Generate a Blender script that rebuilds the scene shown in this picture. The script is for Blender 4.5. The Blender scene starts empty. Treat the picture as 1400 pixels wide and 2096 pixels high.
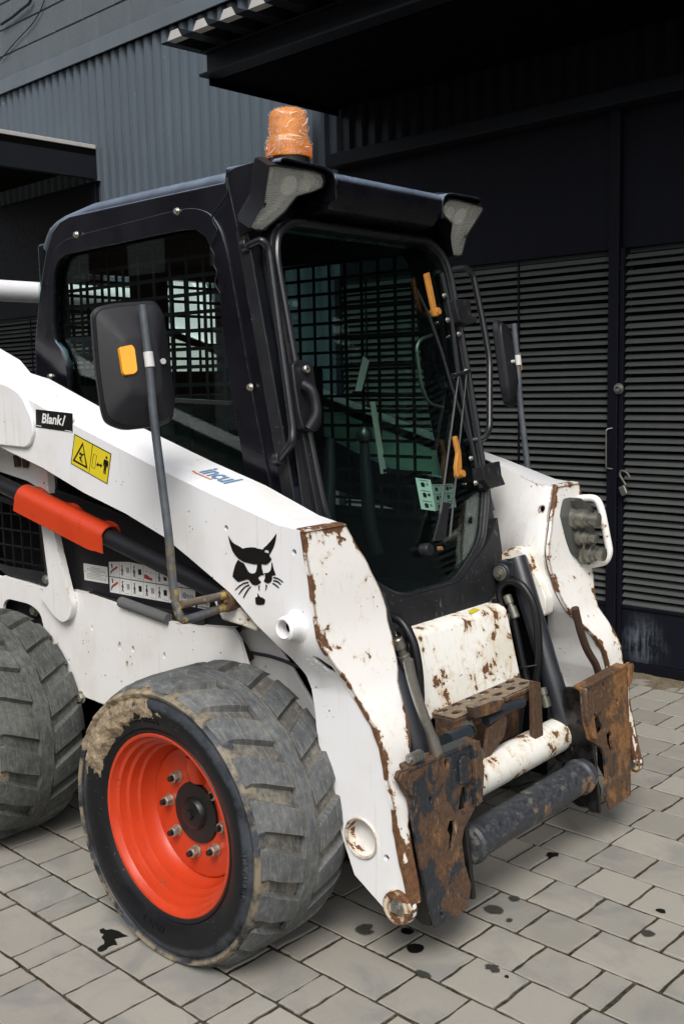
import bpy, bmesh, math, random
from mathutils import Vector, Matrix

# ------------------------------------------------------------------ camera, sky, sun, exposure
SC = bpy.context.scene
COL = SC.collection
cam_data = bpy.data.cameras.new('camera')
cam = bpy.data.objects.new('camera', cam_data)
COL.objects.link(cam)
cam_data.sensor_fit = 'HORIZONTAL'
cam_data.sensor_width = 36.0
cam_data.lens = 36.0 * 2143 / 1400
cam_data.clip_start = 0.05
cam_data.clip_end = 300
CR = (0.7537766, 0.6567581, -0.0221283)
CD = (0.0643865, -0.1073262, -0.9921368)
CF = (-0.6539688, 0.7464248, -0.1231863)
cam.matrix_world = Matrix(((CR[0], -CD[0], -CF[0], 2.011023), (CR[1], -CD[1], -CF[1], -1.595162), (CR[2], -CD[2], -CF[2], 1.45), (0, 0, 0, 1)))
SC.camera = cam

world = bpy.data.worlds.new('World'); SC.world = world; world.use_nodes = True
wn = world.node_tree.nodes; wl = world.node_tree.links
for n in list(wn): wn.remove(n)
sky = wn.new('ShaderNodeTexSky'); sky.sky_type = 'NISHITA'; sky.sun_disc = False
SUN_EL, SUN_AZ = math.radians(50), math.radians(-55)       # azimuth measured from +X towards +Y
sky.sun_elevation = SUN_EL; sky.sun_rotation = math.radians(90) - SUN_AZ
sky.air_density = 1.0; sky.dust_density = 4.0; sky.ozone_density = 1.0; sky.altitude = 0
hs = wn.new('ShaderNodeHueSaturation'); hs.inputs['Saturation'].default_value = 0.42
bg = wn.new('ShaderNodeBackground'); bg.inputs['Strength'].default_value = 0.105
wo = wn.new('ShaderNodeOutputWorld')
wl.new(sky.outputs[0], hs.inputs['Color']); wl.new(hs.outputs[0], bg.inputs['Color']); wl.new(bg.outputs[0], wo.inputs['Surface'])
sd = bpy.data.lights.new('sun', 'SUN'); sd.energy = 1.35; sd.angle = math.radians(26); sd.color = (1.0, 0.975, 0.94)
sun = bpy.data.objects.new('sun', sd); COL.objects.link(sun)
sdir = Vector((math.cos(SUN_EL) * math.cos(SUN_AZ), math.cos(SUN_EL) * math.sin(SUN_AZ), math.sin(SUN_EL)))
sun.rotation_euler = sdir.to_track_quat('Z', 'Y').to_euler(); sun.location = (6, -6, 10)
SC.view_settings.view_transform = 'Standard'; SC.view_settings.look = 'None'
SC.view_settings.gamma = 1.0; SC.view_settings.use_curve_mapping = False
SC.view_settings.exposure = 0.78
SC.render.engine = 'CYCLES'
SC.cycles.max_bounces = 10; SC.cycles.transparent_max_bounces = 24; SC.cycles.glossy_bounces = 4
SC.cycles.use_denoising = True

RND = random.Random(7)
AW = math.radians(2.7)                                     # the machine stands 2.7 degrees off the wall
UX, UY = math.cos(AW), -math.sin(AW)
WALL_M = Matrix.Rotation(-AW, 4, 'Z')                      # wall frame: x along the wall, y into it
WT = 3.1                                                   # distance of the wall plane

# ------------------------------------------------------------------ mesh helpers
class MB:
    def __init__(s): s.v = []; s.f = []; s.m = []
    def add(s, vs, fs, mi=0):
        b = len(s.v); s.v += [tuple(p) for p in vs]; s.f += [tuple(b + i for i in f) for f in fs]; s.m += [mi] * len(fs); return s
    def box(s, x0, x1, y0, y1, z0, z1, mi=0):
        vs = [(x, y, z) for x in (x0, x1) for y in (y0, y1) for z in (z0, z1)]
        return s.add(vs, [(0, 1, 3, 2), (4, 6, 7, 5), (0, 4, 5, 1), (2, 3, 7, 6), (0, 2, 6, 4), (1, 5, 7, 3)], mi)
    def obox(s, M, sx, sy, sz, mi=0):
        vs = [M @ Vector((x * sx / 2, y * sy / 2, z * sz / 2)) for x in (-1, 1) for y in (-1, 1) for z in (-1, 1)]
        return s.add(vs, [(0, 1, 3, 2), (4, 6, 7, 5), (0, 4, 5, 1), (2, 3, 7, 6), (0, 2, 6, 4), (1, 5, 7, 3)], mi)
    def prism(s, pts, fa, fb, mi=0):
        # closed polygon, fa / fb map a 2-D point to 3-D on either side
        n = len(pts)
        vs = [fa(p) for p in pts] + [fb(p) for p in pts]
        fs = [tuple(range(n)), tuple(range(2 * n - 1, n - 1, -1))] + [(i, n + i, n + (i + 1) % n, (i + 1) % n) for i in range(n)]
        return s.add(vs, fs, mi)
    def py(s, pts, y0, y1, mi=0): return s.prism(pts, lambda p: (p[0], y0, p[1]), lambda p: (p[0], y1, p[1]), mi)
    def px(s, pts, x0, x1, mi=0): return s.prism(pts, lambda p: (x0, p[0], p[1]), lambda p: (x1, p[0], p[1]), mi)
    def pz(s, pts, z0, z1, mi=0): return s.prism(pts, lambda p: (p[0], p[1], z0), lambda p: (p[0], p[1], z1), mi)
    def pi(s, pts, a, b, d0, d1, mi=0):
        # polygon of (y,z) on the inclined plane x = a + b*z, thickness from d0 to d1 along the normal
        n = Vector((1, 0, -b)).normalized()
        f = lambda d: (lambda p: Vector((a + b * p[1], p[0], p[1])) + n * d)
        return s.prism(pts, f(d0), f(d1), mi)
    def tube(s, path, r, n=12, caps=True, closed=False, mi=0):
        P = [Vector(p) for p in path]; k = len(P); rr = r if isinstance(r, (list, tuple)) else [r] * k
        T = []
        for i in range(k):
            a = P[(i - 1) % k] if (closed or i > 0) else P[i]; b = P[(i + 1) % k] if (closed or i < k - 1) else P[i]
            T.append((b - a).normalized())
        ref = Vector((0, 0, 1)) if abs(T[0].z) < .9 else Vector((1, 0, 0))
        nv = T[0].cross(ref).normalized(); vs = []
        for i in range(k):
            nv = (nv - T[i] * nv.dot(T[i])).normalized(); bv = T[i].cross(nv)
            for j in range(n):
                a = 2 * math.pi * j / n; vs.append(P[i] + (nv * math.cos(a) + bv * math.sin(a)) * rr[i])
        fs = []
        for i in range(k if closed else k - 1):
            for j in range(n):
                fs.append((i * n + j, i * n + (j + 1) % n, ((i + 1) % k) * n + (j + 1) % n, ((i + 1) % k) * n + j))
        if caps and not closed: fs += [tuple(range(n - 1, -1, -1)), tuple((k - 1) * n + j for j in range(n))]
        return s.add(vs, fs, mi)
    def lathe(s, prof, O, D, n=32, closed=False, mi=0, a0=0, a1=2 * math.pi):
        # prof: (radius, height along D)
        O = Vector(O); D = Vector(D).normalized(); ref = Vector((0, 0, 1)) if abs(D.z) < .9 else Vector((1, 0, 0))
        u = D.cross(ref).normalized(); w = D.cross(u); vs = []
        full = abs(a1 - a0 - 2 * math.pi) < 1e-6; m = n if full else n + 1
        for r, h in prof:
            for j in range(m):
                a = a0 + (a1 - a0) * j / n; vs.append(O + D * h + (u * math.cos(a) + w * math.sin(a)) * r)
        fs = []; k = len(prof)
        for i in range(k if closed else k - 1):
            for j in range(n):
                jn = (j + 1) % m; i2 = (i + 1) % k
                fs.append((i * m + j, i * m + jn, i2 * m + jn, i2 * m + j))
        return s.add(vs, fs, mi)
    def cyl(s, O, D, r, h, n=20, mi=0): return s.lathe([(0.0005, 0), (r, 0), (r, h), (0.0005, h)], O, D, n, mi=mi)
    def mirror(s, c):
        m = MB(); m.v = [(x, 2 * c - y, z) for x, y, z in s.v]; m.f = [tuple(reversed(f)) for f in s.f]; m.m = list(s.m); return m
    def build(s, name, mats, parent=None, label=None, bevel=0, seg=2, smooth=35, M=None, loc=None, kind=None):
        me = bpy.data.meshes.new(name); me.from_pydata([tuple(v) for v in s.v], [], s.f)
        for mt in (mats if isinstance(mats, (list, tuple)) else [mats]): me.materials.append(mt)
        if any(s.m): me.polygons.foreach_set('material_index', s.m)
        bm = bmesh.new(); bm.from_mesh(me); bmesh.ops.recalc_face_normals(bm, faces=bm.faces); bm.to_mesh(me); bm.free()
        return link(name, me, parent, label, bevel, seg, smooth, M, loc, kind)

def link(name, me, parent=None, label=None, bevel=0, seg=2, smooth=35, M=None, loc=None, kind=None):
    o = bpy.data.objects.new(name, me); COL.objects.link(o)
    if smooth:
        me.polygons.foreach_set('use_smooth', [True] * len(me.polygons)); me.set_sharp_from_angle(angle=math.radians(smooth))
    if M is not None: o.matrix_world = M
    if loc is not None: o.location = loc
    if parent is not None:
        o.parent = parent; o.matrix_parent_inverse = wm(parent).inverted()
    if bevel:
        md = o.modifiers.new('bevel', 'BEVEL'); md.width = bevel; md.segments = seg; md.limit_method = 'ANGLE'; md.angle_limit = math.radians(40); md.harden_normals = True
    if label: o['label'] = label
    if kind: o['kind'] = kind
    return o

def wm(o):
    m = o.matrix_basis.copy()
    if o.parent is not None: m = wm(o.parent) @ o.matrix_parent_inverse @ m
    return m

def empty(name, loc, label, cat, rz=0, group=None):
    o = bpy.data.objects.new(name, None); COL.objects.link(o); o.location = loc; o.rotation_euler = (0, 0, rz); o.empty_display_size = .2
    o['label'] = label; o['category'] = cat
    if group: o['group'] = group
    return o

def tag(o, label, cat, group=None):
    o['label'] = label; o['category'] = cat
    if group: o['group'] = group
    return o

def plate(outer, holes, f0, f1, cuts=(), disp=None):
    # polygon with holes made solid between the maps f0 and f1; cuts = (point, normal) planes that add loops; disp moves verts
    bm = bmesh.new(); es = []
    for loop in [outer] + list(holes):
        vs = [bm.verts.new((p[0], 0, p[1])) for p in loop]
        es += [bm.edges.new((vs[i], vs[(i + 1) % len(vs)])) for i in range(len(vs))]
    bmesh.ops.triangle_fill(bm, use_beauty=True, use_dissolve=False, edges=es)
    for co, no in cuts:
        bmesh.ops.bisect_plane(bm, geom=bm.verts[:] + bm.edges[:] + bm.faces[:], plane_co=co, plane_no=no)
    bm.verts.index_update(); bm.faces.ensure_lookup_table()
    pts = [(v.co.x, v.co.z) for v in bm.verts]; n = len(pts); mb = MB()
    tr = [tuple(v.index for v in f.verts) for f in bm.faces]
    border = [tuple(v.index for v in e.verts) for e in bm.edges if len(e.link_faces) == 1]
    bm.free()
    mb.add([f0(p) for p in pts] + [f1(p) for p in pts], tr + [tuple(n + i for i in reversed(t)) for t in tr] + [(a, b, n + b, n + a) for a, b in border])
    return mb

def py_plate(outer, holes, y0, y1, cuts=()): return plate(outer, holes, lambda p: (p[0], y0, p[1]), lambda p: (p[0], y1, p[1]), cuts)
def pi_plate(outer, holes, a, b, d0, d1):
    n = Vector((1, 0, -b)).normalized()
    f = lambda d: (lambda p: Vector((a + b * p[1], p[0], p[1])) + n * d)
    return plate(outer, holes, f(d0), f(d1))

def circ(c, r, n=16, rz=None): return [(c[0] + r * math.cos(2 * math.pi * i / n), c[1] + (rz or r) * math.sin(2 * math.pi * i / n)) for i in range(n)]

def rpoly(pts, r, n=4):
    # rounds the corners of a closed 2-D polygon; r one number or one per corner
    out = []; k = len(pts)
    for i in range(k):
        p = Vector(pts[i]); a = Vector(pts[i - 1]); b = Vector(pts[(i + 1) % k]); ri = r[i] if isinstance(r, (list, tuple)) else r
        da = a - p; db = b - p; d = min(ri, da.length * .45, db.length * .45)
        if d < 1e-4: out.append(tuple(p)); continue
        p0 = p + da.normalized() * d; p1 = p + db.normalized() * d
        for j in range(n + 1):
            t = j / n; out.append(tuple(p0 * (1 - t) ** 2 + p * 2 * t * (1 - t) + p1 * t * t))
    return out

def rpath(pts, r, n=5):
    out = [Vector(pts[0])]
    for i in range(1, len(pts) - 1):
        p = Vector(pts[i]); a = Vector(pts[i - 1]); b = Vector(pts[i + 1]); ri = r[i - 1] if isinstance(r, (list, tuple)) else r
        da = a - p; db = b - p; d = min(ri, da.length * .45, db.length * .45)
        p0 = p + da.normalized() * d; p1 = p + db.normalized() * d
        for j in range(n + 1):
            t = j / n; out.append(p0 * (1 - t) ** 2 + p * 2 * t * (1 - t) + p1 * t * t)
    out.append(Vector(pts[-1])); return out

def bolt(mb, O, D, r, h, mi=0, n=6, washer=True):
    O = Vector(O); D = Vector(D).normalized()
    if washer: mb.cyl(O, D, r * 1.45, h * .25, 18, mi)
    mb.cyl(O + D * h * .25, D, r * 1.12, h * .75, n, mi)
    return mb

# ------------------------------------------------------------------ material helpers
class G:
    def __init__(s, name):
        s.mat = bpy.data.materials.new(name); s.mat.use_nodes = True; s.t = s.mat.node_tree; s.n = s.t.nodes; s.l = s.t.links
        s.b = s.n['Principled BSDF']; s.out = s.n['Material Output']; s._c = {}
    def node(s, ty, ins=None, **kw):
        x = s.n.new(ty)
        for k, v in kw.items(): setattr(x, k, v)
        for k, v in (ins or {}).items(): s.set(x.inputs[k], v)
        return x
    def set(s, sock, v):
        if isinstance(v, bpy.types.NodeSocket): s.l.new(v, sock)
        elif isinstance(v, (tuple, list)) and len(v) == 3 and sock.type == 'RGBA': sock.default_value = (*v, 1)
        else: sock.default_value = v
    def obj(s, scale=None, rnd=0):
        if 'obj' not in s._c: s._c['obj'] = s.node('ShaderNodeTexCoord').outputs['Object']
        v = s._c['obj']
        if rnd:
            oi = s.node('ShaderNodeObjectInfo').outputs['Random']
            v = s.node('ShaderNodeVectorMath', {0: v, 1: s.node('ShaderNodeVectorMath', {0: oi, 1: (rnd, rnd * 1.7, rnd * .6)}, operation='MULTIPLY').outputs[0]}, operation='ADD').outputs[0]
        if scale: v = s.node('ShaderNodeVectorMath', {0: v, 1: scale}, operation='MULTIPLY').outputs[0]
        return v
    def rand(s): return s.node('ShaderNodeObjectInfo').outputs['Random']
    def noise(s, scale, detail=4, rough=.55, vec=None, dist=0):
        return s.node('ShaderNodeTexNoise', {'Vector': vec or s.obj(), 'Scale': scale, 'Detail': detail, 'Roughness': rough, 'Distortion': dist}).outputs['Fac']
    def vor(s, scale, vec=None, feature='F1', out='Distance', rnd=1.0):
        return s.node('ShaderNodeTexVoronoi', {'Vector': vec or s.obj(), 'Scale': scale, 'Randomness': rnd}, feature=feature).outputs[out]
    def wave(s, scale, vec=None, dir='X', dist=0, prof='SIN'):
        return s.node('ShaderNodeTexWave', {'Vector': vec or s.obj(), 'Scale': scale, 'Distortion': dist}, bands_direction=dir, wave_profile=prof).outputs['Fac']
    def step(s, x, a, b, lo=0., hi=1.):
        return s.node('ShaderNodeMapRange', {'Value': x, 'From Min': a, 'From Max': b, 'To Min': lo, 'To Max': hi}, interpolation_type='SMOOTHSTEP', clamp=True).outputs[0]
    def m(s, op, a, b=0.): return s.node('ShaderNodeMath', {0: a, 1: b}, operation=op, use_clamp=False).outputs[0]
    def mix(s, f, a, b, blend='MIX'):
        x = s.node('ShaderNodeMix', data_type='RGBA', blend_type=blend); s.set(x.inputs[0], f); s.set(x.inputs[6], a); s.set(x.inputs[7], b); return x.outputs[2]
    def mixf(s, f, a, b):
        x = s.node('ShaderNodeMix', data_type='FLOAT'); s.set(x.inputs[0], f); s.set(x.inputs[2], a); s.set(x.inputs[3], b); return x.outputs[0]
    def ramp(s, f, stops):
        x = s.node('ShaderNodeValToRGB', {'Fac': f}); e = x.color_ramp.elements
        while len(e) < len(stops): e.new(.5)
        for i, (p, c) in enumerate(stops): e[i].position = p; e[i].color = (*c, 1)
        return x.outputs[0]
    def edge(s, r=.006):
        bv = s.node('ShaderNodeBevel', {'Radius': r}, samples=4).outputs[0]; ge = s.node('ShaderNodeNewGeometry').outputs['Normal']
        d = s.node('ShaderNodeVectorMath', {0: bv, 1: ge}, operation='DOT_PRODUCT').outputs['Value']
        return s.m('SUBTRACT', 1., d)
    def xyz(s, v=None):
        x = s.node('ShaderNodeSeparateXYZ', {0: v or s.obj()}); return x.outputs
    def nz(s): return s.node('ShaderNodeSeparateXYZ', {0: s.node('ShaderNodeNewGeometry').outputs['Normal']}).outputs[2]
    def bump(s, h, strength=.3, dist=.002, chain=None):
        x = s.node('ShaderNodeBump', {'Height': h, 'Strength': strength, 'Distance': dist})
        if chain is not None: s.l.new(chain, x.inputs['Normal'])
        return x.outputs[0]
    def done(s, col=None, rough=None, metal=None, normal=None, coat=None, spec=None, **kw):
        for k, v in (('Base Color', col), ('Roughness', rough), ('Metallic', metal), ('Normal', normal), ('Coat Weight', coat), ('Specular IOR Level', spec)):
            if v is not None: s.set(s.b.inputs[k], v)
        return s.mat

# ------------------------------------------------------------------ materials
def simple(name, col, rough=.5, metal=0., var=.15, vs=25, bumpy=0., spec=None, coat=None):
    g = G(name); f = g.noise(vs, 5, .6)
    c = g.mix(f, tuple(x * (1 - var) for x in col), tuple(min(1, x * (1 + var)) for x in col))
    r = g.step(f, .2, .8, rough * .85, min(1, rough * 1.15))
    nm = g.bump(g.noise(vs * 6, 3), bumpy, .001) if bumpy else None
    return g.done(c, r, metal, nm, coat, spec)

def paint(name, base, chips=.5, fine=.5, edge=.6, stain=.5, rough=.38, scale=1., dirt=.15):
    # worn machine paint: chips down to brown rust, rusty fringes, specks, edge wear
    g = G(name); v = g.obj()
    big = g.noise(9 * scale, 2, .5); mid = g.noise(24 * scale, 6, .62, dist=.3); mid2 = g.noise(90 * scale, 3, .6)
    fld = g.m('ADD', g.m('MULTIPLY', mid, .72), g.m('MULTIPLY', big, .42)); fld = g.m('ADD', fld, g.m('MULTIPLY', mid2, .10))
    if edge:
        e = g.step(g.edge(.012), .004, .28)
        fld = g.m('ADD', fld, g.m('MULTIPLY', e, (.32 * edge)))
    fld = g.m('ADD', fld, g.m('MULTIPLY', g.node('ShaderNodeAttribute', attribute_name='wear').outputs['Fac'], .22))
    th = .90 - .17 * chips
    chip = g.step(fld, th, th + .012)
    fringe = g.step(fld, th - .10 * stain - .01, th + .02)
    sp = g.vor(60 * scale, out='Distance'); spn = g.noise(13 * scale, 2)
    speck = g.m('MULTIPLY', g.step(sp, .20, .10), g.step(spn, .66 - .12 * fine, .72 - .12 * fine))
    chip = g.m('MAXIMUM', chip, speck)
    run = g.noise(1, 4, .6, g.obj((60, 60, 3.5)))
    dn = g.noise(4, 5, .6)
    white = g.mix(g.m('MULTIPLY', g.step(dn, .45, .75), dirt), base, tuple(x * k for x, k in zip(base, (.72, .66, .52))))
    white = g.mix(g.m('MULTIPLY', g.step(run, .56, .74), dirt * .9), white, tuple(x * k for x, k in zip(base, (.7, .62, .46))))
    white = g.mix(g.m('MULTIPLY', fringe, .55 * stain), white, (.50, .33, .13))
    rust = g.ramp(g.noise(70, 5, .7), [(.25, (.035, .018, .010)), (.5, (.115, .050, .020)), (.8, (.22, .10, .035))])
    col = g.mix(chip, white, rust)
    h = g.m('SUBTRACT', g.m('MULTIPLY', g.noise(420, 2), .15), g.m('MULTIPLY', chip, 1.))
    return g.done(col, g.mixf(chip, rough, .8), 0., g.bump(h, .45, .0012))

M = {}
WHITE = (.735, .74, .75)
M['white'] = paint('white_paint', WHITE, chips=.22, fine=.22, edge=.35, stain=.35, rough=.32, dirt=.36)
M['white_body'] = paint('white_paint_body', (.72, .715, .70), chips=.55, fine=.8, edge=.45, stain=.5, rough=.36, dirt=.4)
M['white_worn'] = paint('white_paint_worn', (.76, .745, .71), chips=.93, fine=.9, edge=1.2, stain=.65, rough=.4, dirt=.3)
M['white_rusty'] = paint('white_paint_rusty', (.75, .74, .69), chips=1.2, fine=1.0, edge=1.7, stain=.9, rough=.45, dirt=.6)
M['boss'] = paint('rusted_boss', (.66, .62, .52), chips=1.55, fine=1.0, edge=.8, stain=1.0, rough=.5, dirt=.8)
M['crease'] = simple('film_crease', (.86, .82, .80), .25, 0, .1, 60)
M['orange'] = paint('orange_paint', (.50, .044, .011), chips=.32, fine=.35, edge=.5, stain=.2, rough=.34, dirt=.5)

def black_paint():
    g = G('black_cab_paint'); n = g.noise(6, 5, .6)
    c = g.mix(n, (.0022, .0023, .0040), (.0048, .0050, .0080))
    dust_sheen = g.m('MULTIPLY', g.step(g.nz(), .15, .80), g.step(g.noise(11, 6, .65), .25, .70, .6, 1.))
    c = g.mix(g.m('MULTIPLY', dust_sheen, .8), c, (.19, .245, .33))  # blotchy pale blue on upward faces: sky reflection painted into the black
    scr = g.step(g.noise(1, 3, .6, g.obj((240, 240, 14))), .70, .75)
    c = g.mix(g.m('MULTIPLY', scr, .25), c, (.10, .10, .11))
    e = g.step(g.edge(.004), .05, .30)
    c = g.mix(g.m('MULTIPLY', e, g.step(g.noise(45, 4), .50, .62)), c, (.10, .10, .10))
    return g.done(c, g.step(n, .3, .7, .24, .36), 0, g.bump(g.noise(60, 3), .03, .001), .15, .4)
M['black'] = black_paint()
M['plastic'] = simple('black_plastic', (.008, .0085, .011), .5, 0, .2, 60, .15, .35)
M['satin'] = simple('satin_black_tube', (.012, .0125, .015), .30, 0, .2, 40, .05)
M['matte'] = simple('matte_black', (.005, .0052, .006), .9, 0, .3, 20, spec=.06)
M['chassis_black'] = simple('grimy_black_steel', (.009, .009, .010), .6, 0, .45, 18, .3)
def scuffed():
    g = G('scuffed_grey_black'); n = g.noise(9, 6, .62)
    c = g.ramp(n, [(.3, (.006, .0065, .008)), (.62, (.013, .014, .0155)), (.85, (.030, .030, .029))])
    s = g.m('MULTIPLY', g.step(g.noise(1, 4, .6, g.obj((90, 60, 11))), .62, .72), .5)
    sp = g.step(g.vor(70), .16, .08)
    c = g.mix(g.m('MAXIMUM', s, g.m('MULTIPLY', sp, g.step(g.noise(7, 2), .5, .6))), c, (.13, .12, .10))
    return g.done(c, .55, 0, g.bump(n, .2, .001), spec=.3)
M['scuffed'] = scuffed()
M['barrel'] = simple('cylinder_barrel_paint', (.016, .018, .022), .38, 0, .3, 14, .05)
M['lever'] = simple('lever_grey_steel', (.045, .052, .06), .42, .2, .5, 30, .2)
M['chrome'] = simple('zinc_plate', (.55, .53, .48), .35, .9, .3, 120, .1)
M['nut'] = simple('galvanised_nut', (.40, .38, .32), .45, .75, .35, 90, .2)
M['stud'] = simple('black_stud', (.006, .006, .007), .4)
M['steel'] = simple('bare_steel', (.34, .33, .31), .38, .85, .3, 80, .15)

def rust(name, rusty=.5, rough=.62, wet=0.):
    # bare dark steel under patches of brown and orange rust, scratched bright in places
    g = G(name); big = g.noise(5.2, 5, .58, g.obj((1, 1, .7))); mid = g.noise(15, 6, .64, dist=.3); f = g.noise(95, 6, .74); sh = .14 * (.5 - rusty)
    brown = g.ramp(f, [(.28, (.032, .019, .013)), (.5, (.085, .047, .026)), (.72, (.15, .088, .05))])
    steel = g.ramp(f, [(.3, (.010, .012, .016)), (.55, (.026, .030, .036)), (.75, (.065, .07, .075))])
    orange = g.ramp(f, [(.3, (.13, .055, .018)), (.55, (.26, .125, .042)), (.75, (.36, .22, .11))])
    ks = g.step(g.m('ADD', g.m('MULTIPLY', big, .6), g.m('MULTIPLY', mid, .4)), .450 - sh, .420 - sh)
    ko = g.step(g.m('ADD', g.m('MULTIPLY', big, .45), g.m('MULTIPLY', g.noise(10, 6, .66), .55)), .505 + sh, .565 + sh)
    c = g.mix(ks, brown, steel); c = g.mix(g.m('MULTIPLY', ko, .8), c, orange)
    sc = g.m('MULTIPLY', g.step(g.noise(1, 4, .7, g.obj((120, 120, 10))), .64, .70), g.step(g.noise(6, 3), .48, .58)); c = g.mix(g.m('MULTIPLY', sc, .75), c, (.38, .35, .31))
    e = g.step(g.edge(.004), .05, .3); c = g.mix(g.m('MULTIPLY', e, .35), c, (.22, .15, .10))
    r = g.mixf(ks, .72, .38)
    return g.done(c, g.m('ADD', r, g.m('MULTIPLY', g.m('SUBTRACT', f, .5), .4)), .15, g.bump(g.m('ADD', f, g.m('MULTIPLY', mid, .8)), .35, .002))
M['rust'] = rust('rusty_plate', .55)
M['rust_dark'] = rust('rusty_dark_steel', .15)
def tubepaint():
    g = G('scraped_blue_grey_tube'); n = g.noise(11, 8, .68, dist=.5); f = g.noise(70, 6, .7)
    c = g.ramp(f, [(.3, (.016, .018, .022)), (.52, (.034, .038, .045)), (.72, (.07, .075, .08))])
    rk = g.step(n, .575, .63); c = g.mix(rk, c, g.mix(f, (.09, .048, .026), (.27, .17, .10)))
    y = g.step(g.noise(17, 5, .6), .60, .66); c = g.mix(g.m('MULTIPLY', y, .5), c, (.17, .16, .12))
    sc = g.step(g.noise(1, 4, .7, g.obj((30, 120, 120))), .66, .72); c = g.mix(g.m('MULTIPLY', sc, .45), c, (.24, .24, .24))
    return g.done(c, g.step(f, .3, .7, .38, .7), .1, g.bump(g.m('ADD', n, g.m('MULTIPLY', f, .5)), .35, .002))
M['rust_tube'] = tubepaint()
def stepmud():
    g = G('muddy_rusty_step'); n = g.noise(16, 7, .68); f = g.noise(90, 5, .7)
    c = g.ramp(n, [(.36, (.020, .017, .015)), (.48, (.060, .032, .018)), (.58, (.15, .075, .03)), (.68, (.25, .14, .06))])
    d = g.m('MULTIPLY', g.step(g.nz(), .3, .8), g.step(f, .28, .55)); c = g.mix(g.m('MULTIPLY', d, .85), c, g.mix(n, (.13, .105, .075), (.27, .23, .175)))
    return g.done(c, .85, 0, g.bump(g.m('ADD', n, g.m('MULTIPLY', f, .5)), .6, .003))
M['step_rust'] = stepmud()
def oily():
    g = G('oily_black_steel'); n = g.noise(12, 5)
    return g.done(g.mix(n, (.0035, .0033, .003), (.010, .009, .008)), g.step(g.noise(24, 5), .35, .65, .12, .6), 0, g.bump(g.noise(50, 5), .35, .002))
M['oily'] = oily()

def rubber(name, base, dust_sheen, amt, scale=1., lite=(.115, .112, .105)):
    g = G(name); n = g.noise(7 * scale, 7, .65); f = g.noise(55, 5, .7); p = g.noise(160, 3, .6)
    k = g.m('ADD', g.m('MULTIPLY', n, .6), g.m('MULTIPLY', f, .4))
    c = g.ramp(k, [(.32, base), (.49, tuple(b * .55 + d * .45 for b, d in zip(base, lite))), (.62, lite)])
    dk = g.m('MULTIPLY', g.step(g.m('ADD', g.m('MULTIPLY', n, .5), g.m('MULTIPLY', f, .5)), .62 - .25 * amt, .80 - .25 * amt), .8)
    c = g.mix(dk, c, dust_sheen)
    sc = g.step(g.noise(1, 4, .7, g.obj((26, 150, 26))),   .52, .64); c = g.mix(g.m('MULTIPLY', sc, .5), c, tuple(x * 1.3 for x in lite))
    e = g.step(g.edge(.007), .03, .3); c = g.mix(g.m('MULTIPLY', e, g.step(f, .3, .6, .15, .75)), c, tuple(x * .9 for x in dust_sheen))
    ln = g.step(g.vor(38, feature='DISTANCE_TO_EDGE', vec=g.node('ShaderNodeVectorMath', {0: g.obj(), 1: g.node('ShaderNodeTexNoise', {'Vector': g.obj(), 'Scale': 18.}).outputs['Color']}, operation='ADD').outputs[0]), .03, .0)
    c = g.mix(g.m('MULTIPLY', ln, .25), c, (.19, .185, .17))
    return g.done(c, g.step(k, .3, .7, .62, .9), 0, g.bump(g.m('ADD', f, g.m('MULTIPLY', p, .5)), .5, .002), spec=.15)
M['tread'] = rubber('dusty_tread_rubber', (.045, .050, .055), (.24, .205, .145), .24, 1., (.150, .155, .150))
M['groove'] = rubber('dusty_groove_rubber', (.05, .05, .048), (.25, .21, .15), .58, 1., (.15, .145, .13))
M['tread_dark'] = rubber('worn_dark_tread_rubber', (.032, .037, .038), (.15, .135, .10), .26, 1., (.125, .128, .12))
def sidewall():
    g = G('black_sidewall_rubber'); x = g.xyz(); rr = g.m('SQRT', g.m('ADD', g.m('MULTIPLY', x[0], x[0]), g.m('MULTIPLY', x[2], x[2])))
    n = g.noise(10, 6, .65); f = g.noise(80, 4, .65)
    band = g.step(g.m('ADD', rr, g.m('MULTIPLY', g.m('SUBTRACT', n, .5), .03)), .302, .316)
    c = g.mix(g.m('MULTIPLY', band, g.step(n, .3, .62)), g.mix(f, (.0045, .0047, .006), (.009, .0095, .0115)), (.045, .052, .062))
    sp = g.m('MULTIPLY', g.step(g.vor(110), .15, .06), g.step(g.noise(9, 2), .5, .62))
    c = g.mix(sp, c, (.22, .20, .17))
    sc = g.step(g.noise(1, 4, .7, g.obj((30, 30, 200)), 1.5), .69, .73)
    c = g.mix(g.m('MULTIPLY', sc, .35), c, (.16, .14, .10))
    rim = g.step(rr, .331, .338); c = g.mix(g.m('MULTIPLY', rim, g.step(g.noise(16, 6, .7), .40, .60)), c, (.21, .175, .12))
    return g.done(c, g.step(n, .3, .7, .34, .55), 0, g.bump(f, .2, .001), spec=.28)
M['sidewall'] = sidewall()
def mud():
    g = G('dried_mud'); n = g.noise(28, 8, .7); f = g.noise(140, 4, .7)
    c = g.ramp(n, [(.32, (.10, .075, .045)), (.5, (.25, .195, .125)), (.68, (.40, .325, .22))])
    return g.done(c, .95, 0, g.bump(g.m('ADD', n, g.m('MULTIPLY', f, .6)), 1., .006))
M['mud'] = mud()

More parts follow.
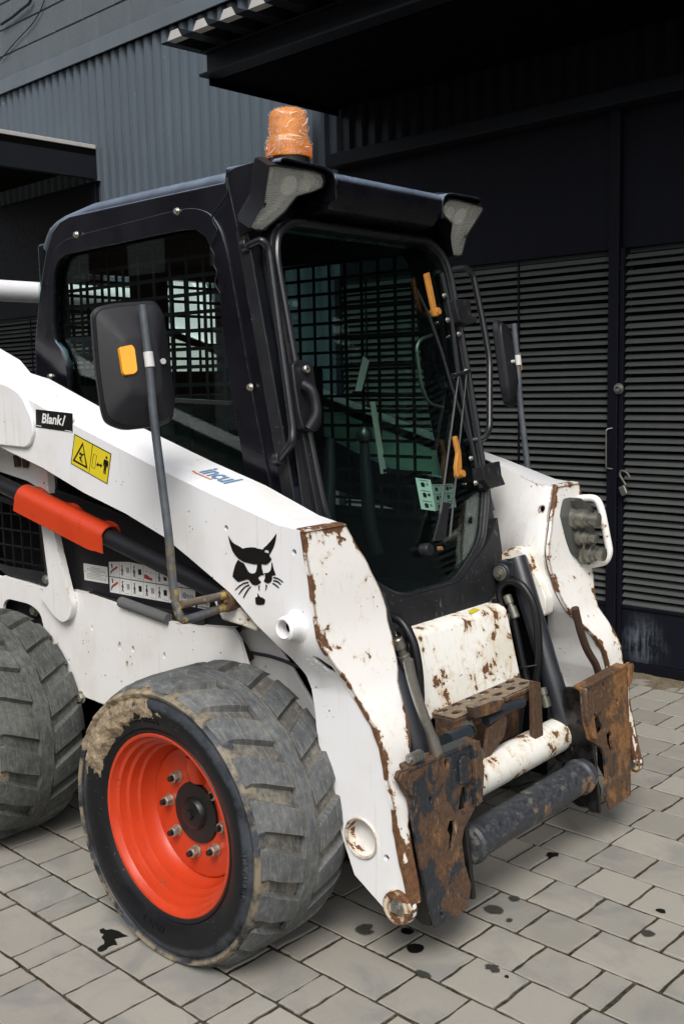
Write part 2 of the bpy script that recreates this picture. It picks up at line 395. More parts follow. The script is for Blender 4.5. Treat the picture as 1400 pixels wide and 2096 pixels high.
def glass(name, tint, refl=.9, rough=0.0):
    # thin pane: tinted see-through with Fresnel reflection
    g = G(name); g.n.remove(g.b)
    tr = g.node('ShaderNodeBsdfTransparent', {'Color': (*tint, 1)}); gl = g.node('ShaderNodeBsdfGlossy', {'Color': (refl, refl, refl, 1), 'Roughness': rough})
    bf = g.node('ShaderNodeNewGeometry').outputs['Backfacing']; fr = g.node('ShaderNodeFresnel', {'IOR': g.mixf(bf, 1.5, 1 / 1.5)}).outputs[0]
    mx = g.node('ShaderNodeMixShader', {0: fr, 1: tr.outputs[0], 2: gl.outputs[0]})
    g.l.new(mx.outputs[0], g.out.inputs['Surface']); return g.mat
M['glass'] = glass('tinted_cab_glass', (.78, .90, .855), .7)
M['glass_side'] = glass('tinted_side_glass', (.78, .89, .855), .8)
def clearplastic():
    g = G('ribbed_clear_lens'); w = g.wave(64, g.obj(), 'Z'); g.n.remove(g.b)
    tr = g.node('ShaderNodeBsdfTransparent', {'Color': (.93, .95, .92, 1)})
    gl = g.node('ShaderNodeBsdfGlossy', {'Color': (1, 1, 1, 1), 'Roughness': .12}); g.l.new(g.bump(w, .8, .004), gl.inputs['Normal'])
    df = g.node('ShaderNodeBsdfDiffuse', {'Color': (.86, .87, .82, 1)})
    z = g.xyz()[2]; rib = g.m('MULTIPLY', g.m('MULTIPLY', w, g.step(z, 1.985, 1.955)), .08); clear = .22
    a = g.node('ShaderNodeMixShader', {0: .16, 1: tr.outputs[0], 2: gl.outputs[0]}); b = g.node('ShaderNodeMixShader', {0: g.m('ADD', rib, clear), 1: a.outputs[0], 2: df.outputs[0]})
    g.l.new(b.outputs[0], g.out.inputs['Surface']); return g.mat
M['lens'] = clearplastic()
M['reflector'] = simple('lamp_reflector', (.95, .95, .92), .22, .2, .05, 45, .1)
def amberglass():
    g = G('amber_lens'); g.n.remove(g.b); w = g.wave(60, g.obj(), 'X'); v = g.noise(25, 4)
    tr = g.node('ShaderNodeBsdfTransparent', {'Color': (1., .56, .03, 1)}); df = g.node('ShaderNodeBsdfDiffuse', {'Color': (1., .42, .01, 1)}); tl = g.node('ShaderNodeBsdfTranslucent', {'Color': (1., .50, .01, 1)})
    gl = g.node('ShaderNodeBsdfGlossy', {'Color': (1, 1, 1, 1), 'Roughness': .12}); nb = g.bump(w, .4, .002); g.l.new(nb, gl.inputs['Normal'])
    a = g.node('ShaderNodeMixShader', {0: .5, 1: df.outputs[0], 2: tl.outputs[0]}); b = g.node('ShaderNodeMixShader', {0: .55, 1: tr.outputs[0], 2: a.outputs[0]}); c = g.node('ShaderNodeMixShader', {0: .045, 1: b.outputs[0], 2: gl.outputs[0]})
    g.l.new(c.outputs[0], g.out.inputs['Surface']); return g.mat
M['amber'] = amberglass()
def wrap():
    g = G('crinkled_clear_film'); g.n.remove(g.b)
    n = g.noise(26, 5, .7, dist=1.6); cr = g.step(g.m('ABSOLUTE', g.m('SUBTRACT', n, .5)), .009, .0); n2 = g.noise(60, 4, .7, dist=2.); cr2 = g.step(g.m('ABSOLUTE', g.m('SUBTRACT', n2, .5)), .007, .0)
    k = g.m('MAXIMUM', cr, g.m('MULTIPLY', cr2, .7))
    tr = g.node('ShaderNodeBsdfTransparent', {'Color': (1, .99, .97, 1)}); df = g.node('ShaderNodeBsdfDiffuse', {'Color': (.82, .78, .74, 1)})
    gl = g.node('ShaderNodeBsdfGlossy', {'Color': (1, 1, 1, 1), 'Roughness': .09}); g.l.new(g.bump(n, 1., .03), gl.inputs['Normal'])
    a = g.node('ShaderNodeMixShader', {0: .06, 1: tr.outputs[0], 2: gl.outputs[0]})
    b = g.node('ShaderNodeMixShader', {0: g.m('ADD', g.m('MULTIPLY', k, .8), .0), 1: a.outputs[0], 2: df.outputs[0]})
    g.l.new(b.outputs[0], g.out.inputs['Surface']); return g.mat
M['film'] = wrap()
M['reflex'] = simple('amber_reflector', (.95, .38, .012), .3, 0, .12, 60, .1, coat=.6)
M['yellow_brown'] = simple('ochre_plastic', (.42, .18, .03), .42, 0, .25, 40)
M['mesh'] = simple('black_mesh_guard', (.005, .0055, .007), .6, 0, .2, 30, spec=.15)
def galv():
    g = G('grey_painted_tube'); n = g.noise(18, 6, .65); x = g.xyz()
    low = g.step(x[2], 1.12, .86)
    c = g.ramp(n, [(.3, (.040, .050, .062)), (.6, (.075, .085, .098)), (.85, (.13, .13, .125))])
    rk = g.m('MULTIPLY', low, g.step(g.noise(26, 5, .6), .42, .56)); c = g.mix(rk, c, g.mix(g.step(g.noise(19, 3), .52, .58), (.13, .095, .06), (.42, .28, .05)))
    return g.done(c, .45, .1, g.bump(n, .3, .001))
M['post'] = galv()
M['tape'] = simple('white_tape', (.55, .55, .54), .6, 0, .12, 60, .2)
M['vinyl_black'] = simple('black_vinyl', (.004, .004, .004), .42, 0, .2, 30)
M['vinyl_white'] = simple('white_vinyl', (.72, .72, .70), .42, 0, .08, 30)
M['vinyl_yellow'] = simple('yellow_vinyl', (.66, .53, .02), .4, 0, .1, 30)
M['vinyl_red'] = simple('red_print', (.42, .03, .03), .5, 0, .2, 30)
M['vinyl_blue'] = simple('faded_blue_print', (.12, .22, .36), .5, 0, .3, 60)
M['vinyl_grey'] = simple('grey_print', (.30, .30, .30), .5, 0, .2, 30)
M['vinyl_orange'] = simple('faded_orange_print', (.55, .20, .10), .5, 0, .3, 60)
M['foam'] = simple('grey_foam_strip', (.10, .105, .105), .95, 0, .25, 200, .6)
M['coupler'] = simple('grey_coupler_block', (.050, .054, .050), .5, .1, .35, 35, .25)
M['hose'] = simple('hydraulic_hose', (.006, .0065, .008), .42, 0, .3, 40, .1, .35)
M['hose_blue'] = simple('blue_black_hose', (.018, .024, .032), .45, 0, .3, 40, .1)
M['ferrule'] = simple('dull_zinc_fitting', (.22, .215, .18), .42, .75, .35, 60, .2)
M['fabric'] = simple('dark_seat_vinyl', (.008, .008, .009), .6, 0, .3, 40, .2)
M['rusty_bar'] = simple('brown_oxide_bar', (.055, .028, .019), .55, .1, .35, 40, .3)

# --- the place
def wallpaint(name, col, rough=.6, var=.25, vs=2.2, spots=.0, bumpy=.25, streak=.3, spec=.3):
    g = G(name); n = g.noise(vs, 6, .6, g.obj(rnd=3)); f = g.noise(60, 4, .65)
    c = g.mix(n, tuple(x * (1 - var) for x in col), tuple(x * (1 + var) for x in col))
    s = g.noise(1, 4, .6, g.obj((9, 9, .7))); c = g.mix(g.m('MULTIPLY', g.step(s, .5, .75), streak), c, tuple(x * 1.5 + .004 for x in col))
    if spots:
        sp = g.m('MULTIPLY', g.step(g.vor(9), .055, .03), g.step(g.noise(3, 2), .48, .55)); c = g.mix(g.m('MULTIPLY', sp, spots), c, (.22, .25, .28))
    return g.done(c, g.step(f, .3, .7, rough * .85, min(1, rough * 1.15)), 0, g.bump(f, bumpy, .002), spec=spec)
M['block'] = wallpaint('painted_block', (.088, .106, .116), .8, .22, 5, bumpy=.8, streak=.1)
M['block_joint'] = wallpaint('painted_mortar', (.045, .055, .062), .85, .2, 6, bumpy=.5, streak=.1)
M['shaded_navy_cladding'] = wallpaint('shaded_navy_cladding', (.0085, .0105, .016), .38, .25, 1.2, 0, .1, .25)  # navy paint, darkened further to carry the shade under the canopy
M['cladding'] = wallpaint('blue_grey_cladding', (.070, .090, .110), .42, .22, 1.2, .9, .15, .25)
M['flashing'] = wallpaint('blue_grey_flashing', (.095, .114, .130), .45, .2, 2, 0, .1, .2)
M['gate'] = wallpaint('navy_gate_paint', (.0036, .0041, .0082), .55, .3, 3, 0, .15, .35, .18)
M['slat'] = wallpaint('dark_grey_slat', (.066, .071, .069), .55, .35, 1.6, 0, .1, .3, .2)
M['canopy'] = wallpaint('dark_canopy_steel', (.009, .011, .015), .5, .3, 3, 0, .2, .2, .2)
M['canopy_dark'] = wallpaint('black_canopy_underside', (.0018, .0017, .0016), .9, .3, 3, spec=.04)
M['pale_edge'] = wallpaint('weathered_sheet_edge', (.42, .41, .39), .6, .25, 8, 0, .3, .2)
def scuffpanel():
    g = G('scuffed_kick_panel'); x = g.xyz(); n = g.noise(9, 6, .7); st = g.noise(1, 5, .65, g.obj((55, 55, 8)))
    c = g.mix(n, (.0040, .0047, .0088), (.0075, .0088, .0145))
    dx = g.m('SUBTRACT', x[0], -.33); dz = g.m('SUBTRACT', x[2], .16); d = g.m('SQRT', g.m('ADD', g.m('MULTIPLY', dx, dx), g.m('MULTIPLY', dz, dz)))
    k = g.m('MULTIPLY', g.step(d, .17, .02), g.step(g.m('ADD', g.m('MULTIPLY', n, .5), g.m('MULTIPLY', st, .5)), .42, .62))
    c = g.mix(g.m('MULTIPLY', k, .75), c, (.13, .155, .18))
    return g.done(c, .5, 0, g.bump(n, .2, .001), spec=.2)
M['brick'] = wallpaint('red_brick', (.075, .028, .02), .85, .3, 3, 0, .3, .2)
M['kick'] = scuffpanel()
def stone():
    g = G('concrete_paving_stone'); r = g.rand(); n = g.noise(9, 7, .62, g.obj(rnd=9)); f = g.noise(170, 4, .7, g.obj(rnd=9)); cl = g.noise(3.2, 4, .6, g.obj(rnd=9), .8)
    c = g.mix(r, (.230, .219, .190), (.305, .290, .250))
    c = g.mix(g.m('MULTIPLY', g.step(cl, .48, .66), .5), c, (.150, .158, .160))
    c = g.mix(g.m('MULTIPLY', g.step(n, .48, .70), .3), c, (.32, .29, .24))
    sp = g.m('MULTIPLY', g.step(g.vor(260, g.obj(rnd=9)), .30, .12), g.step(f, .45, .6)); c = g.mix(g.m('MULTIPLY', sp, .4), c, (.11, .11, .105))
    ws = g.step(g.vor(38, g.obj(rnd=9)), .045, .02); c = g.mix(g.m('MULTIPLY', ws, .5), c, (.5, .48, .43))
    e = g.step(g.edge(.006), .03, .35); c = g.mix(g.m('MULTIPLY', e, .6), c, (.055, .052, .044))
    return g.done(c, g.step(f, .3, .7, .72, .95), 0, g.bump(g.m('ADD', g.m('MULTIPLY', n, .6), g.m('MULTIPLY', f, .5)), .5, .0025), spec=.3)
M['stone'] = stone()
def jointsand():
    g = G('dark_joint_sand'); n = g.noise(60, 6, .7); f = g.noise(300, 3, .7)
    c = g.ramp(n, [(.3, (.022, .019, .013)), (.5, (.050, .044, .031)), (.7, (.12, .105, .075))])
    return g.done(c, .95, 0, g.bump(f, .8, .004), spec=.03)
M['joint'] = jointsand()
def soil():
    g = G('sandy_soil'); n = g.noise(20, 7, .7); f = g.noise(110, 5, .75)
    c = g.ramp(g.m('ADD', g.m('MULTIPLY', n, .5), g.m('MULTIPLY', f, .5)), [(.32, (.05, .04, .025)), (.5, (.16, .125, .08)), (.68, (.30, .25, .17))])
    return g.done(c, .95, 0, g.bump(f, 1., .01))
M['soil'] = soil()
def oilstain():
    g = G('oil_stain'); n = g.noise(30, 4); g.set(g.b.inputs['Alpha'], g.step(g.noise(70, 4, .7), .18, .42, .55, .96))
    return g.done(g.mix(n, (.006, .0055, .0045), (.016, .014, .011)), .28, 0)
M['oil'] = oilstain()
def damp():
    g = G('damp_stain'); v = g.node('ShaderNodeTexCoord').outputs['Generated']; x = g.xyz(v)
    a, b = g.m('SUBTRACT', x[0], .5), g.m('SUBTRACT', x[1], .5); d = g.m('SQRT', g.m('ADD', g.m('MULTIPLY', a, a), g.m('MULTIPLY', b, b)))
    n = g.noise(45, 5, .65); g.set(g.b.inputs['Alpha'], g.m('MULTIPLY', g.step(g.m('ADD', d, g.m('MULTIPLY', g.m('SUBTRACT', n, .5), .35)), .46, .30), .72))
    return g.done((.050, .048, .040), .6)
M['damp'] = damp()

# ================================================================== THE PLACE
# ground sheet, bed of dark sand, paving stones
g = MB(); g.add([(-60, -60, -.06), (60, -60, -.06), (60, 60, -.06), (-60, 60, -.06)], [(0, 1, 2, 3)])
g.build('ground', M['soil'], kind='structure', smooth=0)
bed = MB(); bed.box(-9.5, 5, -6, WT - .02, -.055, -.0055)
paving = bed.build('paving', M['joint'], M=WALL_M, kind='structure', smooth=0)
paving['label'] = 'grey concrete stone paving in straight courses under the loader'

def stone_mesh(w, d, k):
    r = random.Random(k); mb = MB(); hw, hd = w / 2 - .0046, d / 2 - .0046; n = 5
    ring = []
    for (ax, ay, bx, by) in ((-hw, -hd, hw, -hd), (hw, -hd, hw, hd), (hw, hd, -hw, hd), (-hw, hd, -hw, -hd)):
        for i in range(n):
            t = i / n; j = .0024 if i else .0012
            ring.append((ax + (bx - ax) * t + r.uniform(-j, j), ay + (by - ay) * t + r.uniform(-j, j)))
    k = len(ring); c = .003
    top = [(x * (1 - c / hw), y * (1 - c / hd), 0) for x, y in ring]; mid = [(x, y, -.003) for x, y in ring]; bot = [(x, y, -.03) for x, y in ring]
    mb.add(top + mid + bot, [tuple(range(k))] + [(i + o * k, k + i + o * k, k + (i + 1) % k + o * k, (i + 1) % k + o * k) for o in (0, 1) for i in range(k)])
    me = bpy.data.meshes.new('paving_stone'); me.from_pydata(mb.v, [], mb.f); me.materials.append(M['stone'])
    bm = bmesh.new(); bm.from_mesh(me); bmesh.ops.recalc_face_normals(bm, faces=bm.faces); bm.to_mesh(me); bm.free()
    return me
COURSES = [-.283 - .1615 * i for i in range(26, 0, -1)] + [-.283, -.122, .04, .2, .36, .515, .675, .838, .996, 1.153, 1.31, 1.468, 1.64, 1.80, 1.96, 2.12, 2.28, 2.44, 2.60, 2.76, 2.92, 3.07]
KNOWN = {-.283: [-.555, -.306, -.222, -.057, .108], -.122: [-.637, -.47, -.389, -.133, .03, .193, .28], .04: [-.893, -.73, -.57, .347, .428], .2: [.265, .52], .36: [.338, .415, .584, .747],
         .515: [.524, .688, .853, .936], .675: [.43, .592, .752, 1.0], .838: [.513, .673, .832, .918], .996: [.337, .42, .574, .74], 1.153: [.513, .673]}
KEEP = {(-.122, -.637), (-.122, -.47)}
def fill(a, b, r):
    # joints that cut a gap into stones of the three sizes
    out = []; L = b - a
    if L < .28:
        return out
    x = a
    while b - x > .30:
        x += r.choice((.083, .163, .163, .247, .163)); out.append(x)
    if b - x > .26: out.append(x + (b - x) * (.34 if r.random() < .5 else .62))
    return out
cells = []
for i in range(len(COURSES) - 1):
    t0, t1 = COURSES[i], COURSES[i + 1]; rr = random.Random(100 + i); kn = sorted(KNOWN.get(t0, []))
    xs = []
    if kn:
        xs += kn
        for a, b in zip(kn[:-1], kn[1:]): xs += fill(a, b, rr)
        lo, hi = kn[0], kn[-1]
    else:
        lo = hi = rr.uniform(-.1, .1); xs = [lo]
    while hi < 4.6: hi += rr.choice((.083, .163, .163, .247, .163)); xs.append(hi)
    while lo > -9.2: lo -= rr.choice((.083, .163, .163, .247, .163)); xs.append(lo)
    xs.sort()
    for a, b in zip(xs[:-1], xs[1:]):
        if b - a > .02: cells.append((a, b, t0, t1))
def cam_uv(P):
    d = Vector(P) - Vector((2.011023, -1.595162, 1.45)); z = d.dot(Vector(CF))
    return (d.dot(Vector(CR)) / z, d.dot(Vector(CD)) / z, z) if z > .2 else (9, 9, 9)
seen, rest = [], []
for a, b, t0, t1 in cells:
    s, t = (a + b) / 2, (t0 + t1) / 2; P = WALL_M @ Vector((s, t, 0)); u, v, z = cam_uv(P)
    if abs(u) < .37 and abs(v) < .53: seen.append((z, a, b, t0, t1))
    elif abs(u) < .9 and abs(v) < 1.2: rest.append((z, a, b, t0, t1))
def blocked(s, t):      # stones hidden under the machine
    return -2.2 < s < .25 and .45 < t < 1.75
seen.sort(); near = [c for c in seen if not blocked((c[1] + c[2]) / 2, (c[3] + c[4]) / 2)][:298]; nset = set(near)
rest += [c for c in seen if c not in nset]
cache = {}
for i, (z, a, b, t0, t1) in enumerate(near):
    key = (round(b - a, 3), round(t1 - t0, 3), i % 3)
    if key not in cache: cache[key] = stone_mesh(b - a, t1 - t0, i)
    mt = WALL_M @ Matrix.Translation(((a + b) / 2, (t0 + t1) / 2, RND.uniform(-.0018, .0008))) @ Matrix.Rotation(RND.uniform(-.006, .006), 4, 'X') @ Matrix.Rotation(RND.uniform(-.006, .006), 4, 'Y')
    link('paving_stone', cache[key], paving, smooth=0, M=mt)
far = MB()
for z, a, b, t0, t1 in rest:
    zz = RND.uniform(-.0018, .0008); c = .0046
    far.add([(a + c, t0 + c, zz), (b - c, t0 + c, zz), (b - c, t1 - c, zz), (a + c, t1 - c, zz), (a + c, t0 + c, zz - .03), (b - c, t0 + c, zz - .03), (b - c, t1 - c, zz - .03), (a + c, t1 - c, zz - .03)],
            [(0, 1, 2, 3), (0, 4, 5, 1), (1, 5, 6, 2), (2, 6, 7, 3), (3, 7, 4, 0)])
far.build('paving_stone_field', M['stone'], paving, M=WALL_M, kind='stuff', smooth=0)

# sandy strip along the foot of the wall
from mathutils import noise as mn
st = MB(); nx, ny = 260, 22; vs = []
for j in range(ny + 1):
    for i in range(nx + 1):
        s = -7 + 9.5 * i / nx; t = 2.62 + .5 * j / ny
        k = (t - 2.86) / .2 + .55 * mn.noise((s * 2.3, t * 2.3, 1)) + .35 * mn.noise((s * 9, t * 9, 4))
        vs.append((s, t, -.012 + .020 * max(-.4, min(1, k)) + .006 * mn.noise((s * 30, t * 30, 2)) + .004 * mn.noise((s * 80, t * 80, 7))))
st.add(vs, [(j * (nx + 1) + i, j * (nx + 1) + i + 1, (j + 1) * (nx + 1) + i + 1, (j + 1) * (nx + 1) + i) for j in range(ny) for i in range(nx)])
st.build('soil_strip', M['soil'], M=WALL_M, kind='structure', smooth=180)

# oil drips and damp patches on the stones
def blob(name, c, rx, ry, mt, k, rag=.12, z=.0032):
    r = random.Random(k); ph = [r.uniform(0, 6.3) for _ in range(4)]; mb = MB(); n = 40; pts = []
    for i in range(n):
        a = 2 * math.pi * i / n; q = 1 + rag * (math.sin(2 * a + ph[0]) * .5 + math.sin(3 * a + ph[1]) * .5 + math.sin(5 * a + ph[2]) * .35 + math.sin(9 * a + ph[3]) * .2)
        pts.append((c[0] + rx * q * math.cos(a), c[1] + ry * q * math.sin(a)))
    mb.pz(pts, z - .001, z); mb.build(name, mt, M=WALL_M, kind='structure', smooth=0)
for i, (c, rx, ry, mt, rag) in enumerate(zip([(0.4477,0.4353),(0.3784,0.4862),(0.4191,1.121),(0.8254,1.024),(0.4788,0.7329),(0.4892,0.8185),(0.5465,0.7121),(0.8544,0.894),(0.5367,0.3565),(0.2854,0.4173),(0.6961,0.4841),(0.65,0.4918)], (.022, .017, .017, .012, .032, .02, .011, .02, .022, .03, .006, .022), (.022, .016, .018, .011, .030, .018, .011, .022, .018, .03, .005, .018),
        ('oil', 'oil', 'oil', 'oil', 'damp', 'damp', 'damp', 'damp', 'damp', 'damp', 'oil', 'damp'), (.05, .06, .15, .2, .12, .15, .15, .15, .35, .4, .2, .5))):
    blob('oil_stain' if mt == 'oil' else 'damp_stain', c, rx, ry, M[mt], i, rag)
mb = MB(); mb.pz([(-0.2453,-0.055),(-0.2439,-0.0437),(-0.2302,-0.0451),(-0.2236,-0.0325),(-0.2001,-0.0252),(-0.1785,-0.026),(-0.1603,-0.0231),(-0.1697,-0.0413),(-0.1752,-0.0559),(-0.1589,-0.0609),(-0.1446,-0.0675),(-0.1524,-0.0743),(-0.1539,-0.0883),(-0.1475,-0.0985),(-0.147,-0.1137),(-0.1567,-0.1191),(-0.1678,-0.1133),(-0.1734,-0.0993),(-0.1728,-0.0892),(-0.1863,-0.0787),(-0.2069,-0.0742),(-0.2169,-0.06),(-0.2313,-0.0627)], .0022, .0032)
mb.build('oil_stain', M['oil'], M=WALL_M, kind='structure', smooth=0)

# ------------------------------------------------------------------ the building behind
bld = empty('industrial_building', (UX * -2 + math.sin(AW) * WT, UY * -2 + math.cos(AW) * WT, 0), 'dark painted building with corrugated cladding under a painted block wall behind the loader', 'building')
mb = MB(); mb.box(-9, 3.5, WT + .09, WT + .3, -.05, 2.03); mb.box(-9, 3.5, WT + .03, WT + .25, 2.03, 3.86); mb.box(-4.8, -2.36, WT + .03, WT + .25, 0, 2.03); mb.box(-9, 3.5, WT + .012, WT + .25, 3.965, 7.2)
mb.build('wall_core', M['block_joint'], bld, M=WALL_M, smooth=0)
def block_mesh(w, k):
    r = random.Random(k); mb = MB(); h = .194; d = .0045
    mb.add([(-w / 2 + d, -.011, d), (w / 2 - d, -.011, d), (w / 2 - d, -.011, h - d), (-w / 2 + d, -.011, h - d), (-w / 2, -.004, 0), (w / 2, -.004, 0), (w / 2, -.004, h), (-w / 2, -.004, h), (-w / 2, .02, 0), (w / 2, .02, 0), (w / 2, .02, h), (-w / 2, .02, h)],
           [(0, 1, 2, 3), (0, 4, 5, 1), (1, 5, 6, 2), (2, 6, 7, 3), (3, 7, 4, 0), (4, 8, 9, 5), (5, 9, 10, 6), (6, 10, 11, 7), (7, 11, 8, 4)])
    me = bpy.data.meshes.new('concrete_block'); me.from_pydata(mb.v, [], mb.f); me.materials.append(M['block']); return me
bms = [block_mesh(.393, 1), block_mesh(.393, 2)]
for c in range(5):
    for i in range(11):
        link('concrete_block', bms[(i + c) % 2], bld, smooth=0, M=WALL_M @ Matrix.Translation((-6.9 + .4 * i + (.2 if c % 2 else 0), WT + .012 + RND.uniform(-.0015, .0015), 3.968 + .2 * c)))
# trapezoid cladding, one sheet per metre
def clad(s0, n, z0, z1, t=WT, mt='cladding'):
    prof = []
    for i in range(n):
        x = s0 + .1 * i; prof += [(x, t + .02), (x + .034, t + .02), (x + .048, t - .006), (x + .086, t - .006)]
    prof.append((s0 + .1 * n, t + .02)); mb = MB(); k = len(prof)
    mb.add([(x, y, z0) for x, y in prof] + [(x, y, z1) for x, y in prof], [(i, i + 1, k + i + 1, k + i) for i in range(k - 1)])
    mb.build('cladding_sheet', M[mt], bld, M=WALL_M, smooth=0)
for i in range(6): clad(-8.8 + i, 10, 2.99 if i < 4 else 0.0, 3.875)
clad(-2.8, 5, 0.0, 3.875)
for i in range(5): clad(-2.3 + i, 10, 2.72, 3.875, mt='shaded_navy_cladding')
mb = MB(); mb.box(-9, 3.5, WT - .030, WT + .02, 3.862, 3.972); mb.box(-9, 3.5, WT - .036, WT + .01, 3.862, 3.874)
mb.build('flashing', M['flashing'], bld, M=WALL_M, bevel=.004)
mb = MB(); mb.box(-2.32, 3.2, WT - .10, WT + .03, 2.69, 2.765); mb.build('door_head_ledge', M['canopy'], bld, M=WALL_M, bevel=.006)
mb = MB(); mb.box(-2.32, -.468, WT - .004, WT + .03, 2.05, 2.69); mb.box(-.460, 2.6, WT - .004, WT + .03, 2.05, 2.69); mb.build('header_panel', M['gate'], bld, M=WALL_M, bevel=.003)

# ------------------------------------------------------------------ louvred gates
def gate(name_label, leaves, s_lo, s_hi, kick=True):
    gt = empty('louvred_gate', (UX * (s_lo + s_hi) / 2 + math.sin(AW) * WT, UY * (s_lo + s_hi) / 2 + math.cos(AW) * WT, 0), name_label, 'gate')
    for (a, b, rods) in leaves:
        me = None; w = b - a
        mb = MB(); z = 0
        mb.add([(-w / 2, -.006, -.0012), (w / 2, -.006, -.0012), (w / 2, .017, .0200), (-w / 2, .017, .0200), (-w / 2, -.006, .0012), (w / 2, -.006, .0012), (w / 2, .017, .0224), (-w / 2, .017, .0224)],
               [(0, 1, 2, 3), (4, 7, 6, 5), (0, 4, 5, 1), (1, 5, 6, 2), (2, 6, 7, 3), (3, 7, 4, 0)])
        me = bpy.data.meshes.new('slat'); me.from_pydata(mb.v, [], mb.f); me.materials.append(M['slat'])
        n = 47
        for i in range(n):
            z = .338 + (2.036 - .338) * i / n
            link('slat', me, gt, smooth=0, M=WALL_M @ Matrix.Translation(((a + b) / 2, WT - .004 + RND.uniform(-.002, .002), z + RND.uniform(-.0022, .0022))) @ Matrix.Rotation(RND.uniform(-.07, .07), 4, 'X') @ Matrix.Rotation(RND.uniform(-.0016, .0016), 4, 'Y'))
        for rd in rods:
            mb = MB(); mb.box(rd - .004, rd + .004, WT - .019, WT - .011, .332, 2.04)
            for i in range(n): mb.lathe([(.0005, -.004), (.006, -.002), (.006, .002), (.0005, .004)], (rd + RND.uniform(-.002, .002), WT - .014, .345 + 1.698 * i / n), (0, 0, 1), 6)
            mb.build('weld_rod', M['gate'], gt, M=WALL_M, smooth=0)
        mb = MB(); mb.box(a, b, WT - .012, WT + .0, .055, .318); mb.build('kick_panel', M['kick'], gt, M=WALL_M, bevel=.002)
        mb = MB(); mb.box(a, b, WT - .020, WT + .012, .318, .334); mb.box(a, b, WT - .024, WT + .02, .006, .054); mb.build('bottom_rail', M['gate'], gt, M=WALL_M, bevel=.003)
        mb = MB(); mb.box(a, b, WT + .055, WT + .065, .03, 2.05); mb.build('backing_sheet', M['matte'], gt, M=WALL_M, smooth=0)
    return gt
gr = gate('tall dark louvred steel gate with padlocked centre post beside the far arm of the loader', [(-2.30, -.516, (-1.038, -1.57, -2.1)), (-.436, 1.6, (.15, .7))], -2.3, 1.6)
mb = MB(); mb.box(-.516, -.462, WT - .034, WT + .03, .006, 2.69); mb.build('centre_post', M['gate'], gr, M=WALL_M, bevel=.004)
mb = MB(); mb.box(-.457, -.436, WT - .026, WT + .03, .006, 2.05)
for i in range(13): mb.lathe([(.0005, -.006), (.005, -.002), (.005, .003), (.0005, .006)], (-.4585, WT - .028, .2 + .148 * i + RND.uniform(-.03, .03)), (0, 0, 1), 7)
mb.build('leaf_stile', M['gate'], gr, M=WALL_M, bevel=.002)
mb = MB(); mb.box(-2.34, -2.30, WT - .03, WT + .03, 0, 2.06); mb.build('jamb', M['gate'], gr, M=WALL_M, bevel=.003)
C0 = [(-0.454,1.39),(-0.507,1.196),(-0.505,1.006),(-0.488,1.201),(-0.486,1.002)]
mb = MB(); mb.lathe([(.010, 0), (.017, .001), (.017, .014), (.010, .015)], (C0[0][0], WT - .050, C0[0][1]), (0, 1, 0), 20, closed=True); mb.cyl((C0[0][0], WT - .036, C0[0][1]), (0, 1, 0), .026, .006, 20)
mb.build('lock_ring', M['steel'], gr, M=WALL_M)
p = [(C0[3][0] + .004, WT - .03, C0[3][1]), (C0[1][0], WT - .055, C0[1][1]), (C0[2][0], WT - .055, C0[2][1]), (C0[4][0] + .004, WT - .03, C0[4][1])]
mb = MB(); mb.tube(rpath(p, .012, 4), .0035, 8); mb.build('pull_handle', M['ferrule'], gr, M=WALL_M)
gl = gate('louvred steel gate under the left canopy, mostly hidden behind the cab', [(-6.9, -4.84, (-5.87,))], -6.9, -4.84)
mb = MB(); mb.box(-6.9, -4.84, WT - .004, WT + .03, 2.05, 2.98); mb.build('header_panel', M['gate'], gl, M=WALL_M, bevel=.003)

# open padlock hanging on the gate
K = [(-0.425,1.001),(-0.436,0.981),(-0.401,0.929),(-0.392,0.988),(-0.379,0.965),(-0.445,0.91),(-0.414,0.869),(-0.401,0.936),(-0.383,0.89)]
pl = empty('padlock', tuple(WALL_M @ Vector((K[5][0], WT - .05, K[6][1]))), 'open steel padlock hanging from the post between the louvred gate leaves', 'padlock')
def q3(p, t=WT - .052): return (p[0], t, p[1])
mb = MB(); mb.tube(rpath([q3(K[2]), q3(K[1]), q3(K[0]), q3(K[3]), q3(K[4])], .02, 4), .0048, 10); mb.build('shackle', M['ferrule'], pl, M=WALL_M)
ang = math.atan2(K[8][1] - K[7][1], K[8][0] - K[7][0]); c = ((K[5][0] + K[8][0]) / 2 + .002, (K[6][1] + K[7][1]) / 2)
mb = MB(); mb.obox(Matrix.Translation((c[0], WT - .052, c[1])) @ Matrix.Rotation(-.45, 4, 'Y'), .034, .020, .046); mb.build('lock_body', M['steel'], pl, M=WALL_M, bevel=.005)

# ------------------------------------------------------------------ canopies
def canopy(label, s0, s1, tb, z0, te, sheet_lo, slope, side, hide=False):
    cp = empty('lean_to_canopy', tuple(WALL_M @ Vector(((s0 + s1) / 2, WT, z0))), label, 'canopy')
    return cp
cr = empty('lean_to_canopy', tuple(WALL_M @ Vector((0, WT, 3.0))), 'wide black steel canopy with trapezoid sheet roof above the gate, upper right', 'canopy')
a = -2.31
mb = MB(); mb.box(a, 3.6, 2.13, 2.142, 3.045, 3.150); mb.box(a - .012, 3.6, 2.085, 2.185, 3.030, 3.045); mb.box(a - .012, 3.6, 2.10, 2.16, 3.150, 3.160)
mb.build('front_beam', M['canopy'], cr, M=WALL_M, bevel=.003)
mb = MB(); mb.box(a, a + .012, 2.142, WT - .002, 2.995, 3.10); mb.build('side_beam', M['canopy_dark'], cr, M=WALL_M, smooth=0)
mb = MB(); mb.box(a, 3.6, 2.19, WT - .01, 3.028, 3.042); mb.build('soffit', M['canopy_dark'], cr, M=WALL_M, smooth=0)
prof = []
